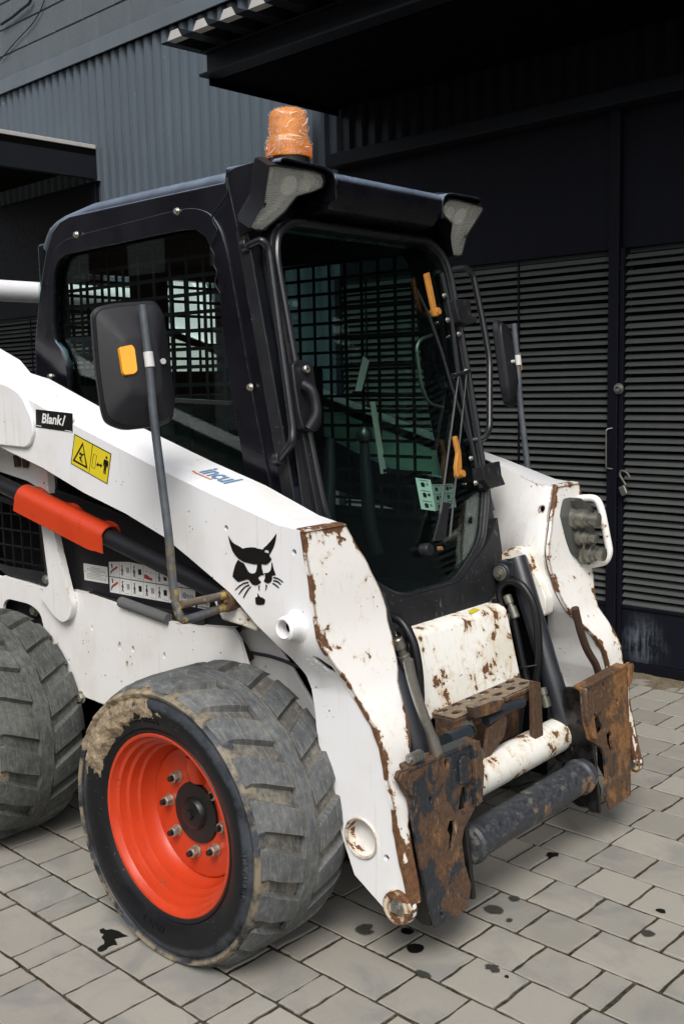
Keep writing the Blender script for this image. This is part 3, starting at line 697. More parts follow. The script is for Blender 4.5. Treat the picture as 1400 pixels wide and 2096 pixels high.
s = a - .08
while s < 3.6:
    prof += [(s, 0), (s + .055, 0), (s + .085, .045), (s + .145, .045), (s + .175, 0)]; s += .205
k = len(prof); mb = MB()
def sh(t, dz): return [(x, t, 3.168 + z + dz + (t - 1.9) * .02) for x, z in prof]
mb.add(sh(1.9, 0) + sh(WT - .01, 0) + sh(1.9, .0025) + sh(WT - .01, .0025), [(i, i + 1, k + i + 1, k + i) for i in range(k - 1)] + [(2 * k + i, 3 * k + i, 3 * k + i + 1, 2 * k + i + 1) for i in range(k - 1)])
mb.build('trapezoid_sheet', M['canopy'], cr, M=WALL_M, smooth=0)
for i in range(0, k - 3, 5):
    x = prof[i + 2][0]
    if x > 1.5: break
    fl = MB(); fl.prism([(x - .028, 3.170), (x + .002, 3.212), (x + .058, 3.212), (x + .086, 3.170)], lambda p: (p[0], 1.899, p[1]), lambda p: (p[0], 1.95, p[1])); fl.build('foam_filler', M['pale_edge'], cr, M=WALL_M, smooth=0)
cl = empty('lean_to_canopy', tuple(WALL_M @ Vector((-5.8, WT, 3.0))), 'left canopy with pale roof edge above the dark gateway behind the cab', 'canopy')
mb = MB(); mb.box(-7.2, -4.795, 1.2, WT - .01, 3.215, 3.245); mb.build('roof_edge', M['pale_edge'], cl, M=WALL_M, bevel=.004)
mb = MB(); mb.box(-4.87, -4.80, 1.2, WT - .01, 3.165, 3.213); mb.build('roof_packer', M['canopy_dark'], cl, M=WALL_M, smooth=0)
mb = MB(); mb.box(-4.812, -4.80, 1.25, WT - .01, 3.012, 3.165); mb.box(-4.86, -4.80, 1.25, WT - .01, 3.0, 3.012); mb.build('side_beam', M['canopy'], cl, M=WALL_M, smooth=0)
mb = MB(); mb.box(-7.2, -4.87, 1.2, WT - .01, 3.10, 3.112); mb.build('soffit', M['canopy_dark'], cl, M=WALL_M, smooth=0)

# cables on the block wall, upper left
K = [(-6.029,4.393),(-5.855,4.403),(-5.7,4.428),(-5.579,4.441),(-5.546,4.472)]
cb = MB(); cb.tube(rpath([(x, WT - .03, z) for x, z in K], .08, 4), .011, 8); tag(cb.build('cable', M['hose'], M=WALL_M), 'thick black cable looping across the upper left corner of the block wall', 'cable')
K = [(-6.11,4.131),(-5.911,4.2),(-5.736,4.249),(-5.566,4.293),(-5.442,4.36),(-5.377,4.429)]
cb = MB(); cb.tube(rpath([(x, WT - .016, z) for x, z in K], .06, 4), .004, 8); tag(cb.build('cable', M['hose'], M=WALL_M), 'thin dark wire running down the block wall at the upper left', 'cable')

# the brick building on the other side of the yard, behind the camera; it shows as a reflection in the cab windows
ob = empty('brick_building', tuple(WALL_M @ Vector((-3, -10.2, 0))), 'red brick building with tall windows across the yard, reflected in the cab glass', 'building')
mb = MB(); mb.box(-22, 3.5, -12, -10, -.05, 6.4); mb.build('brick_wall', M['brick'], ob, M=WALL_M, smooth=0)
mb = MB(); mb.box(-22.2, 3.7, -12.1, -9.85, 6.4, 6.6); mb.build('cornice', M['canopy'], ob, M=WALL_M, bevel=.02)
for i in range(12):
    s = -21 + 2.05 * i
    mb = MB(); mb.box(s, s + .95, -10.02, -9.985, 3.4, 5.3); mb.box(s, s + .95, -10.02, -9.985, .7, 2.4); w = mb.build('window', M['pale_edge'], ob, M=WALL_M, smooth=0)

# ================================================================== THE LOADER
CY = .87                                                    # centre line of the machine
root = empty('skid_steer_loader', (-.55, CY, 0), 'white compact loader with black cab, orange wheel and no bucket, parked on grey paving', 'loader')

# ------------------------------------------------------------------ wheels
def flat(v, g=-.3475):
    return (v[0], v[1], max(v[2], g))
def pol(r, y, a): return (r * math.cos(a), y, r * math.sin(a))
SIDE = [(.229, .006), (.236, -.003), (.246, -.010), (.249, -.007), (.256, -.013), (.280, -.021), (.304, -.023), (.322, -.019), (.331, -.013), (.333, -.017), (.344, -.022), (.350, -.014), (.353, .002), (.354, .016)]
def side_y(r):
    for (r0, y0), (r1, y1) in zip(SIDE[:-1], SIDE[1:]):
        if r0 <= r <= r1: return y0 + (y1 - y0) * (r - r0) / (r1 - r0)
    return 0
def tyre_mesh(dark, seed):
    rr = random.Random(seed); mb = MB()
    mb.lathe(SIDE, (0, 0, 0), (0, 1, 0), 96, mi=0)
    mb.lathe([(.354, .016), (.3545, .05), (.356, .14), (.3545, .23), (.354, .266), (.350, .282), (.322, .296), (.262, .290), (.229, .270)], (0, 0, 0), (0, 1, 0), 96, mi=1)
    N = 20; pit = 2 * math.pi / N
    def rib(y0, y1, R, amp):
        n = 160; pr = [(y0 - .003, R - .014), (y0, R), (y1, R), (y1 + .003, R - .014)]; vs = []
        for i in range(n):
            a = 2 * math.pi * i / n; z = amp * math.asin(math.sin(a * N)) / (math.pi / 2)
            vs += [pol(r + .0006 * math.sin(a * 7 + y), y + z, a) for y, r in pr]
        mb.add(vs, [(i * 4 + j, i * 4 + j + 1, ((i + 1) % n) * 4 + j + 1, ((i + 1) % n) * 4 + j) for i in range(n) for j in range(3)], 2)
    rib(.119, .165, .3728, .0025)
    sh = math.radians(8.0)
    for side in (0, 1):
        for k in range(N):
            th = k * pit + (pit / 2 if side else 0) + rr.uniform(-.006, .006); w0 = math.radians(5.6 + rr.uniform(-.3, .3))
            st = [(-.010, .352, .353, 1.0), (.006, .362, .3525, 1.0), (.030, .3705, .353, .98), (.070, .3730, .3535, .94), (.1145, .3735, .3545, .86)]
            rows = []
            for i, (y, rt, rb, wk) in enumerate(st):
                f = max(0, (y - .008) / .107); a = th - sh * f; w = w0 * wk; yy = y + rr.uniform(-.0012, .0012)
                if side: yy = .284 - y; a = th - sh * f
                jt = rr.uniform(-.0012, .0008)
                rows.append([pol(rb, yy, a - w - .018), pol(rt + jt, yy, a - w), pol(rt + jt * .6, yy, a), pol(rt + jt, yy, a + w), pol(rb, yy, a + w + .018)])
            n = len(rows); vs = [p for r in rows for p in r]
            fs = [(i * 5 + j, i * 5 + j + 1, (i + 1) * 5 + j + 1, (i + 1) * 5 + j) for i in range(n - 1) for j in range(4)]
            fs += [tuple((n - 1) * 5 + j for j in range(5)), tuple(4 - j for j in range(5))]
            mb.add(vs, fs, 2)
    mb.v = [flat(v) for v in mb.v]
    return mb
RIM = [(.243, .010), (.240, -.002), (.234, -.0055), (.228, -.0035), (.2255, .004), (.221, .013), (.2125, .017), (.2105, .030), (.2085, .036), (.200, .040), (.1975, .058), (.1955, .064), (.188, .068), (.1855, .086), (.178, .104), (.172, .113)]
def wheel_set(loc, rz, y_sign, dark=False, mud=False, seed=1):
    Mw = Matrix.Translation(loc) @ Matrix.Rotation(rz, 4, 'Z')
    mb = MB(); mb.lathe(RIM, (0, 0, 0), (0, 1, 0), 72)
    mb.lathe([(.176, .118), (.172, .107), (.168, .1045), (.060, .1045), (.060, .118)], (0, 0, 0), (0, 1, 0), 64)
    # half-round valve guard on the disc
    a = math.radians(84); u = Vector((math.cos(a), 0, math.sin(a))); w = Vector((-math.sin(a), 0, math.cos(a))); vs = []; nn = 10
    for q in (.160, .146, .125, .088):
        for t in (.0260, .0220):
            for i in range(nn + 1):
                b = math.pi * i / nn; k = 1.0 if q > .1 else .55
                vs.append(u * q + w * (t * math.cos(b)) + Vector((0, .1045 - t * math.sin(b) * 1.5 * k, 0)))
    fs = []; L = nn + 1
    for r in range(3):
        for s in (0, 1):
            for i in range(nn): fs.append(((2 * r + s) * L + i, (2 * r + s) * L + i + 1, (2 * r + 2 + s) * L + i + 1, (2 * r + 2 + s) * L + i))
    for r in (0, 3): fs += [(2 * r * L + i, 2 * r * L + i + 1, (2 * r + 1) * L + i + 1, (2 * r + 1) * L + i) for i in range(nn)]
    mb.add(vs, fs)
    wh = mb.build('wheel', M['orange'], root, M=Mw, smooth=32)
    ty = tyre_mesh(dark, seed).build('tyre', [M['sidewall'], M['tread_dark'] if dark else M['groove'], M['tread_dark'] if dark else M['tread']], wh, M=Mw, smooth=32)
    mb = MB(); mb.lathe([(.0005, .078), (.028, .079), (.037, .082), (.041, .087), (.044, .094), (.079, .0965), (.081, .101), (.081, .105)], (0, 0, 0), (0, 1, 0), 40)
    mb.lathe([(.0005, .068), (.012, .068), (.014, .079)], (.004, 0, .004), (0, 1, 0), 6); mb.build('hub', M['stud'], wh, M=Mw, smooth=30)
    nutme = None
    for k in (0, 1, 3, 4, 5, 6, 7):
        a = math.radians(-4 + 45 * k); p = pol(.1075, 0, a)
        if nutme is None:
            mb = MB(); mb.cyl((0, .1045, 0), (0, -1, 0), .0165, .004, 20); mb.cyl((0, .1005, 0), (0, -1, 0), .0140, .016, 6); mb.lathe([(.0128, .020), (.0128, .0215), (.0085, .0225)], (0, .1045, 0), (0, -1, 0), 18)
            mb.cyl((0, .0845, 0), (0, -1, 0), .0072, .013, 12, 1)
            nutme = mb.build('lug_nut', [M['nut'], M['stud']], wh, M=Mw @ Matrix.Translation(p) @ Matrix.Rotation(.3, 4, 'Y'), bevel=.0012, smooth=30)
        else:
            o = nutme.copy(); COL.objects.link(o); o.matrix_basis = Mw @ Matrix.Translation(p) @ Matrix.Rotation(.7 * k, 4, 'Y'); o.parent = wh; o.matrix_parent_inverse = wm(wh).inverted()
    if mud:
        mb = MB(); na, nr = 150, 44; a0, a1 = math.radians(70), math.radians(186); vs = []
        for j in range(nr + 1):
            for i in range(na + 1):
                a = a0 + (a1 - a0) * i / na; r = .256 + (.354 - .256) * j / nr; p = Vector((r * math.cos(a), 0, r * math.sin(a)))
                fa = min(1, (a - a0) / .75, (a1 - a) / .85); fr = min(1, (r - .252) / .028 + .25)
                n = mn.noise(p * 17) * .55 + mn.noise(p * 42) * .4 + mn.noise(p * 110) * .22
                mid = math.exp(-((a - 2.42) / .55) ** 2)
                th = .011 * (min(fa, fr) - .70 + .34 * mid + n * .95 - (.5 if r < .275 and a < 2.1 else 0)); th = max(-.006, min(.014, th * (1 + .5 * mn.noise(p * 60))))
                vs.append((p.x, side_y(r) - th - .0003, p.z))
        mb.add(vs, [(j * (na + 1) + i, j * (na + 1) + i + 1, (j + 1) * (na + 1) + i + 1, (j + 1) * (na + 1) + i) for j in range(nr) for i in range(na)])
        mb.v = [flat(v) for v in mb.v]
        mb.build('dried_mud', M['mud'], wh, M=Mw, smooth=180)
        mb = MB()
        for txt, R, h, ac, dep in (('RIM GUARD', .3115, .0155, -.10, .0022), ('10-16.5', .276, .017, 4.55, .0016), ('SKID STEER', .276, .015, 1.75, .0016)):
            text_polar(mb, txt, R, h, ac, dep)
        mb.build('raised_lettering', M['sidewall'], wh, M=Mw, smooth=0)
    return wh

def text_mesh(txt, size, extrude=0., offset=0., align='LEFT', shear=0., spacing=1.):
    cu = bpy.data.curves.new('text', 'FONT'); cu.body = txt; cu.size = size; cu.extrude = extrude; cu.offset = offset; cu.align_x = align; cu.shear = shear; cu.space_character = spacing; cu.resolution_u = 3
    o = bpy.data.objects.new('text', cu); COL.objects.link(o); dg = bpy.context.evaluated_depsgraph_get(); dg.update()
    me = bpy.data.meshes.new_from_object(o.evaluated_get(dg)); vs = [tuple(v.co) for v in me.vertices]; fs = [tuple(p.vertices) for p in me.polygons]
    bpy.data.objects.remove(o); bpy.data.curves.remove(cu); bpy.data.meshes.remove(me)
    return vs, fs
def text_polar(mb, txt, R, h, ac, dep):
    vs, fs = text_mesh(txt, h * 1.35, dep, .0004, 'CENTER', 0, 1.25); out = []
    for x, y, z in vs:
        a = ac - x / R; r = R - h / 2 + y; out.append((r * math.cos(a), side_y(r) - (z + dep * .6), r * math.sin(a)))
    mb.add(out, fs)

wheel_set((0, 0, .349), 0, 1, mud=True, seed=3)
wheel_set((-1.11, .0, .349), 0, 1, dark=True, seed=5)
wheel_set((0, 2 * CY, .349), math.pi, -1, dark=True, seed=8)
wheel_set((-1.11, 2 * CY, .349), math.pi, -1, dark=True, seed=9)

# ------------------------------------------------------------------ loader arms
def sm(t): t = max(0., min(1., t)); return t * t * (3 - 2 * t)
def yo(z): return .2 + .06 * sm((.845 - z) / .155)
YIN = [(1.11, .348), (1.095, .348), (1.025, .388), (.949, .428), (.887, .455), (.817, .452), (.774, .448), (.732, .437), (.672, .400), (.59, .360), (.523, .348), (.46, .328), (.40, .300), (.15, .286)]
def yin(z):
    if z >= YIN[0][0]: return YIN[0][1]
    for (z0, y0), (z1, y1) in zip(YIN[:-1], YIN[1:]):
        if z1 <= z <= z0: return y0 + (y1 - y0) * (z0 - z) / (z0 - z1)
    return .34
TOP_O = [(-2.0, 1.80), (-1.208, 1.562), (-1.093, 1.52), (-1.034, 1.476), (-.929, 1.455), (-.663, 1.364), (-.303, 1.255), (-.163, 1.213), (.043, 1.157), (.232, 1.107), (.302, 1.100)]
FRONT = [(.308, 1.095), (.328, .992), (.342, .894), (.352, .844), (.379, .768), (.410, .700), (.465, .635), (.491, .585), (.504, .514), (.523, .450), (.528, .391), (.547, .310), (.562, .252)]
LOW = [(.40, .24), (.362, .33), (.325, .42), (.296, .52), (.284, .60), (.283, .628), (.272, .690), (.260, .729), (.233, .772), (.183, .822), (.132, .857), (.05, .919), (-.107, .997), (-.209, 1.045), (-.370, 1.097), (-.565, 1.146), (-.772, 1.212), (-1.003, 1.269), (-2.0, 1.50)]
PIN = (.540, .203)
boss = [(PIN[0] + .043 * math.cos(a), PIN[1] + .043 * math.sin(a)) for a in [math.radians(q) for q in (40, 15, -15, -45, -75, -105, -130)]]
OUT = TOP_O + FRONT + boss + LOW
BIG = [(0.4254,0.3415)][0]
HOLES = [circ(BIG, .047, 24), circ([(0.0444,1.087)][0], .0075, 12), circ([(0.2822,1.046)][0], .0075, 12), circ([(-0.0995,1.119)][0], .0035, 8), circ([(-0.098,1.08)][0], .003, 8),
         rpoly([(0.3138,0.7913),(0.3363,0.7912),(0.3796,0.7646),(0.3731,0.7551),(0.3447,0.7563),(0.3214,0.7792)], .008, 3), circ([(0.5028,0.3141)][0], .0085, 12)]
def arm(mirror):
    mm = (lambda m: m.mirror(CY)) if mirror else (lambda m: m)
    cuts = [((0, 0, z), (0, 0, 1)) for z in (.86, .845, .82, .80, .78, .76, .74, .72, .69)]
    op = plate(OUT, HOLES, lambda p: (p[0], yo(p[1]), p[1]), lambda p: (p[0], yo(p[1]) + .012, p[1]), cuts)
    ar = mm(op).build('loader_arm', M['white'], root, bevel=.004, smooth=30)
    # top face, inner face, underside
    t = MB(); pr = TOP_O; k = len(pr); tap = lambda x: 1 - .92 * sm((x - .12) / .17)
    t.add([(x, .2, z) for x, z in pr] + [(x, .226, z + .016 * tap(x)) for x, z in pr] + [(x, .347, z + .026 * tap(x)) for x, z in pr] + [(x, .347, z - .01) for x, z in pr],
          [(j * k + i, j * k + i + 1, (j + 1) * k + i + 1, (j + 1) * k + i) for j in range(3) for i in range(k - 1)])
    mm(t).build('top_plate', M['white'], ar, smooth=40)
    inn = [(x, z + .022 * (1 - sm((x - .1) / .17))) for x, z in TOP_O[:-1]] + [(.300, 1.095)] + [(x - .012, z) for x, z in FRONT[1:]] + [(.50, .19)] + LOW
    fy = lambda p: .347 + (yin(p[1]) - .347) * sm((p[0] - .08) / .22)
    cz = [((0, 0, z), (0, 0, 1)) for z in (1.06, 1.025, .98, .949, .91, .887, .85, .817, .774, .732, .70, .672, .63, .59, .523)] + [((x, 0, 0), (1, 0, 0)) for x in (.08, .14, .19, .24, .29)]
    ip = plate(inn, [circ([(0.2846,1.029)][0], .011, 12)], lambda p: (p[0], fy(p) - .010, p[1]), lambda p: (p[0], fy(p), p[1]), cz)
    mm(ip).build('inner_plate', M['white_body'], ar, smooth=50)
    b = MB(); lo = LOW; k = len(lo)
    b.add([(x, yo(z) + .012, z + .004) for x, z in lo] + [(x, .337, z + .004) for x, z in lo] + [(x, yo(z) + .012, z + .014) for x, z in lo] + [(x, .337, z + .014) for x, z in lo],
          [(i, i + 1, k + i + 1, k + i) for i in range(k - 1)] + [(2 * k + i, 3 * k + i, 3 * k + i + 1, 2 * k + i + 1) for i in range(k - 1)])
    mm(b).build('underside_plate', M['white_body'], ar, smooth=50)
    # front cap, a bent plate from the outer to the inner edge
    fr = [(.290, 1.104), (.304, 1.103), (.311, 1.098)] + FRONT + [(.570, .215)]; fine = []
    for (x0, z0), (x1, z1) in zip(fr[:-1], fr[1:]):
        n = max(1, int(abs(z1 - z0) / .02)); fine += [(x0 + (x1 - x0) * i / n, z0 + (z1 - z0) * i / n) for i in range(n)]
    fine.append(fr[-1]); c = MB(); vs = []; rr = random.Random(4)
    for x, z in fine:
        a, e = yo(z) - .004 + rr.uniform(-.0012, .0012), yin(z) + .003 + rr.uniform(-.0018, .0018)
        if z > 1.1: a += .006; e -= .006
        vs += [(x + .010, a + (e - a) * q / 10, z) for q in range(11)] + [(x - .002, a, z), (x - .002, e, z)]
    n = len(fine)
    c.add(vs, [(i * 13 + j, i * 13 + j + 1, i * 13 + 14 + j, i * 13 + 13 + j) for i in range(n - 1) for j in range(10)] + [(i * 13 + 11, i * 13 + 24, i * 13 + 13, i * 13) for i in range(n - 1)] + [(i * 13 + 10, i * 13 + 23, i * 13 + 25, i * 13 + 12) for i in range(n - 1)] + [(0, 11, 12) + tuple(range(10, 0, -1))])
    fc = mm(c).build('front_cap', M['white_worn'], ar, smooth=30, label='chipped and rusty white front face of the arm')
    at = fc.data.attributes.new('wear', 'FLOAT', 'POINT'); wv = []
    for i, (x, z) in enumerate(fine):
        for q in range(13):
            u = (q / 10 if q < 11 else (q - 11)); wd = yin(z) - yo(z); dl, dr = u * wd, (1 - u) * wd
            w = .62 * math.exp(-dl / .006) + .55 * math.exp(-dr / .007)
            for zc, hz, sd, aa, rd in ((1.06, .022, 0, .9, .016), (.965, .035, 0, .9, .012), (.585, .045, 0, 1.0, .020), (.40, .06, 0, .8, .016), (.25, .05, 0, .9, .02), (.805, .018, 1, 1.1, .045), (.60, .07, 1, .9, .012), (.30, .08, 1, .9, .02)):
                w += aa * math.exp(-((z - zc) / hz) ** 2) * math.exp(-((dr if sd else dl) / rd) ** 2)
            w += 1.2 * sm((z - 1.082) / .016) * (.45 + .55 * u)
            w *= .75 + .9 * mn.noise((x * 9, u * 3, z * 16)); wv.append(max(0, w))
    at.data.foreach_set('value', wv)
    # pin boss with bolt at the toe, tube ring higher up, stub tube on the side
    p = MB(); p.lathe([(.024, 0), (.040, .0), (.042, .006), (.042, .030), (.024, .030)], (PIN[0], yo(.2) - .014, PIN[1]), (0, 1, 0), 28, closed=True)
    mm(p).build('pivot_boss', M['boss'], ar, smooth=40)
    p = MB(); p.cyl((PIN[0], yo(.2) - .006, PIN[1]), (0, 1, 0), .0235, .03, 20); bolt(p, (PIN[0] - .004, yo(.2) - .006, PIN[1] - .002), (0, -1, 0), .010, .010)
    mm(p).build('pivot_pin', M['steel'], ar, smooth=30)
    p = MB(); p.lathe([(.0450, 0), (.0500, -.004), (.0535, .000), (.0545, .008), (.0545, .05), (.0450, .05)], (BIG[0], .259, BIG[1]), (0, 1, 0), 40, closed=True)
    mm(p).build('tube_ring', M['white_rusty'], ar, smooth=40)
    S0 = [(0.2826,0.8655)][0]
    p = MB(); p.lathe([(.0195, .0), (.0235, -.003), (.0290, .002), (.0300, .010), (.0310, .030), (.036, .040), (.044, .047), (.0195, .047)], (S0[0], .156, S0[1]), (0, 1, 0), 32, closed=True)
    mm(p).build('stub_tube', M['white'], ar, smooth=40)
    p = MB(); p.cyl((S0[0], .185, S0[1]), (0, 1, 0), .02, .02, 20); mm(p).build('stub_bore', M['matte'], ar)
    # raised pad at the rear of the arm
    pad = rpoly([(-1.6, 1.52)] + [(-0.9707,1.475),(-0.9052,1.46),(-0.8452,1.434),(-0.7945,1.359),(-0.7905,1.32),(-0.8159,1.281),(-0.8438,1.271),(-0.9937,1.276)] + [(-1.6, 1.30)], .03, 4); q = MB(); q.py(pad, .188, .203)
    mm(q).build('raised_pad', M['white'], ar, bevel=.005, smooth=40)
    return ar
near_arm = arm(False); far_arm = arm(True)

# rear uprights and the cross tube behind the cab
for m in (False, True):
    u = MB(); u.py([(-1.604,1.936),(-1.474,1.933),(-1.417,1.839),(-1.329,1.544),(-1.409,1.546),(-1.478,1.563),(-1.597,1.725),(-1.624,1.833)], 1.42, 1.50) if m else u.py([(-2.1, .75), (-1.35, .75), (-1.42, 1.75), (-1.95, 1.90), (-2.1, 1.7)], .22, .34)
    u.build('rear_upright', M['white'], root, bevel=.01)
ct = MB(); ct.tube([(-1.75, .25, 1.838), (-1.75, 1.50, 1.838)], .042, 20); ct.build('rear_cross_tube', M['white'], root)

# hydraulic couplers and guard handle on the far arm
CP = [(1.41,1.06),(1.454,1.06),(1.494,1.041),(1.546,1.023),(1.55,0.9937),(1.537,0.9625),(1.555,0.9422),(1.548,0.9102),(1.575,0.8773),(1.568,0.8396),(1.519,0.8276),(1.47,0.8464),(1.417,0.8808),(1.397,0.9295),(1.38,1.005)]
cb = MB(); cb.px(rpoly(CP, .008, 3), .33, .372); cp = cb.build('coupler_block', M['coupler'], root, bevel=.004)
cb = MB(); cb.px(rpoly([(1.382,1.059),(1.453,1.043),(1.505,1.027),(1.494,1.001),(1.458,1.004),(1.404,1.022)], .006, 3), .37, .384); cb.build('coupler_lug', M['coupler'], cp, bevel=.003)
for (y, z), r, L in zip([(1.417,0.9987),(1.438,0.9356),(1.478,0.8771)], (.030, .024, .030), (.085, .068, .075)):
    q = MB(); D = (1, 0, 0)
    q.lathe([(r * 1.25, 0), (r * 1.25, .012), (r, .016), (r, L * .45), (r * .82, L * .5), (r * .82, L * .62), (r * .62, L * .66), (r * .62, L * .78), (r * .72, L * .8), (r * .72, L), (r * .5, L + .003), (.0005, L + .003)], (.368, y, z), D, 24)
    q.build('coupler', M['ferrule'], cp, smooth=30)
cap = [(1.418,0.9157),(1.432,0.8689),(1.458,0.8717),(1.474,0.8987)]
q = MB(); q.tube(rpath([(.40, cap[0][0], cap[0][1]), (.405, cap[1][0], cap[1][1]), (.41, cap[2][0], cap[2][1]), (.41, cap[3][0], cap[3][1])], .02, 4), .0028, 6); q.build('dust_cap_chain', M['ferrule'], cp)
H = [(0.3104,1.044),(0.3427,1.051),(0.3889,1.052),(0.4068,1.011),(0.436,0.8773),(0.4224,0.8435),(0.3605,0.826)]
q = MB(); q.tube(rpath([(x, 1.53, z) for x, z in H], .035, 5), .0125, 14); q.build('guard_handle', M['white_worn'], far_arm, smooth=40)

# ------------------------------------------------------------------ cross tubes between the arms
q = MB(); q.tube([(BIG[0], .30, BIG[1]), (BIG[0], 1.44, BIG[1])], .052, 32); q.build('arm_cross_tube', M['white_rusty'], root, label='rust streaked white cross tube between the arms')
TT = (.527, .243)
q = MB(); q.tube([(TT[0], .545, TT[1]), (TT[0], 2 * CY - .545, TT[1])], .048, 36)
for y in (.578, 2 * CY - .578): q.lathe([(.048, -.012), (.055, -.004), (.055, .004), (.048, .012)], (TT[0], y, TT[1]), (0, 1, 0), 32)
q.build('torque_tube', M['rust_tube'], root, label='blue black lower cross tube with rust patches')

# ------------------------------------------------------------------ quick-attach plates
PA, PB = .599, -.1117
def attach(mirror):
    mm = (lambda m: m.mirror(CY)) if mirror else (lambda m: m)
    o = [(0.304,0.5347),(0.5596,0.5269),(0.5858,0.5235),(0.5917,0.4425),(0.5711,0.3656),(0.5484,0.3512),(0.5012,0.3201),(0.4857,0.2941),(0.488,0.2331),(0.5058,0.1734),(0.4837,0.1227),(0.3438,0.1251),(0.3352,0.1685),(0.3138,0.2967),(0.2953,0.4607),(0.2773,0.4887),(0.2569,0.5229),(0.2666,0.5363)]
    hs = [[(0.5087,0.4244),(0.5294,0.4181),(0.5297,0.3952),(0.518,0.3662),(0.4822,0.3715),(0.4926,0.3944)], [(0.444,0.3593),(0.4639,0.3526),(0.464,0.329),(0.4539,0.3076),(0.4401,0.2889),(0.4283,0.2931),(0.4381,0.3255),(0.4302,0.3405)],
          circ([(0.4541,0.5017)][0], .008, 10, .012), circ([(0.3749,0.4343)][0], .006, 10, .009), circ([(0.3722,0.1487)][0], .006, 10, .009), circ([(0.4838,0.4782)][0], .004, 8)]
    pl = mm(pi_plate(o, hs, PA, PB, -.010, .0)).build('attachment_plate', M['rust'], root, bevel=.0025, label='rust brown quick attach plate')
    tl = o[0]; tr = o[2]
    q = MB(); x0 = PA + PB * tl[1]; q.add([(x0 + .004, tl[0] - .004, tl[1]), (x0 + .004, tr[0] + .002, tr[1] + .002), (x0 - .030, tr[0], tr[1] + .006), (x0 - .030, tl[0], tl[1] + .004), (x0 + .004, tl[0] - .004, tl[1] - .010), (x0 + .004, tr[0] + .002, tr[1] - .010), (x0 - .030, tr[0], tr[1] - .004), (x0 - .030, tl[0], tl[1] - .006)],
          [(0, 1, 2, 3), (4, 7, 6, 5), (0, 4, 5, 1), (1, 5, 6, 2), (2, 6, 7, 3), (3, 7, 4, 0)])
    mm(q).build('top_flange', M['rust'], pl, bevel=.003)
    # ears and folded tongues
    e = [(0.2642,0.5335),(0.292,0.5311),(0.3024,0.5022),(0.3035,0.464),(0.2812,0.4781),(0.2561,0.5185)]; q = MB(); q.pi(e, PA, PB, .001, .010); mm(q).build('side_ear', M['rust'], pl, bevel=.004)
    e = [(0.4995,0.4948),(0.5184,0.5043),(0.5434,0.4973),(0.5445,0.4413),(0.529,0.4283),(0.4936,0.4366)]; q = MB(); q.pi(e, PA, PB, .0005, .009); mm(q).build('folded_tongue', M['rust'], pl, bevel=.004)
    e = [(0.5624,0.5299),(0.5881,0.5241),(0.5938,0.4419),(0.5718,0.3692),(0.5459,0.3622),(0.5528,0.4261)]; q = MB(); q.pi(rpoly(e, .004, 2), PA, PB, .0005, .014); mm(q).build('edge_rib', M['rust'], pl, bevel=.004)
    # gusset plates running back to the pivot
    gx = [(PA - .02 - .012, .53), (PA - .09, .54), (.44, .42), (.43, .22), (.47, .15), (.54, .118), (.580, .115)]
    q = MB(); q.py([(.530, .515), (.45, .50), (.43, .33), (.455, .20), (.50, .155), (.545, .120), (.576, .125)], .520, .534); q.py([(.530, .49), (.46, .47), (.47, .20), (.50, .155), (.545, .125), (.574, .13)], .338, .352)
    mm(q).build('gusset', M['oily'], pl, bevel=.003)
    # lever with its bar and the wedge link above
    if not mirror:
        hb = [(0.3203,0.7922),(0.3344,0.7437),(0.3527,0.6972),(0.3771,0.646),(0.404,0.592),(0.4293,0.535)]
        w = MB(); P = rpath([(.53, y, z) for y, z in hb], .03, 4); w.tube(P, [.013] * (len(P) - 3) + [.015, .017, .017], 12); w.build('release_lever', M['steel'], pl, smooth=40)
        c = [(0.3393,0.5498)][0]; w = MB()
        for i in range(5): w.lathe([(.0085, 0), (.0145, .0008), (.0145, .0042), (.0085, .005)], (.535, c[0] - .024 + .0095 * i, c[1]), (0, 1, 0), 16)
        w.cyl((.535, c[0] - .030, c[1]), (0, 1, 0), .0075, .055, 14); w.build('lever_spring', M['steel'], pl, smooth=30)
    else:
        hb = [(1.182,0.76),(1.213,0.6864),(1.257,0.6163),(1.325,0.5472),(1.348,0.4897)]
        w = MB(); vs = []
        P = rpath([(.50, y, z) for y, z in hb], .03, 4); w.tube(P, .012, 8); w.build('release_lever', M['rusty_bar'], pl, smooth=30)
        c = [(1.281,0.5056)][0]; w = MB()
        for i in range(5): w.lathe([(.010, 0), (.015, .003), (.010, .006)], (.50, c[0] - .03 + .0085 * i, c[1]), (0, 1, 0), 16)
        w.build('lever_spring', M['chassis_black'], pl, smooth=30)
    return pl
plate_near = attach(False); plate_far = attach(True)

# ------------------------------------------------------------------ chassis and side of the body
q = MB(); q.box(-2.0, .13, .43, 2 * CY - .43, .20, .74); q.box(-2.05, -1.12, .43, 2 * CY - .43, .70, 1.50)
q.build('chassis_tub', M['matte'], root, bevel=.02)
for m in (False, True):
    ax = MB()
    for x in (0, -1.11): ax.tube([(x, .15, .349), (x, .45, .349)], .075, 20)
    (ax.mirror(CY) if m else ax).build('axle_housing', M['chassis_black'], root)
SPX = [(-1.482,0.8229),(-1.222,0.8112),(-0.9571,0.7954),(-0.8129,0.8088),(-0.7032,0.8075),(-0.5602,0.7942),(-0.3249,0.7746),(-0.2076,0.7765),(-0.0562,0.7907),(-0.0287,0.7635),(-0.0083,0.7125),(0.0228,0.6502),(0.0561,0.5619),(-0.449,0.4459),(-0.7045,0.4644),(-0.7906,0.4692),(-0.8202,0.4979),(-0.9001,0.52),(-1.523,0.506)]
SPX[0] = (-2.0, .86); SPX[-1] = (-2.0, .50)
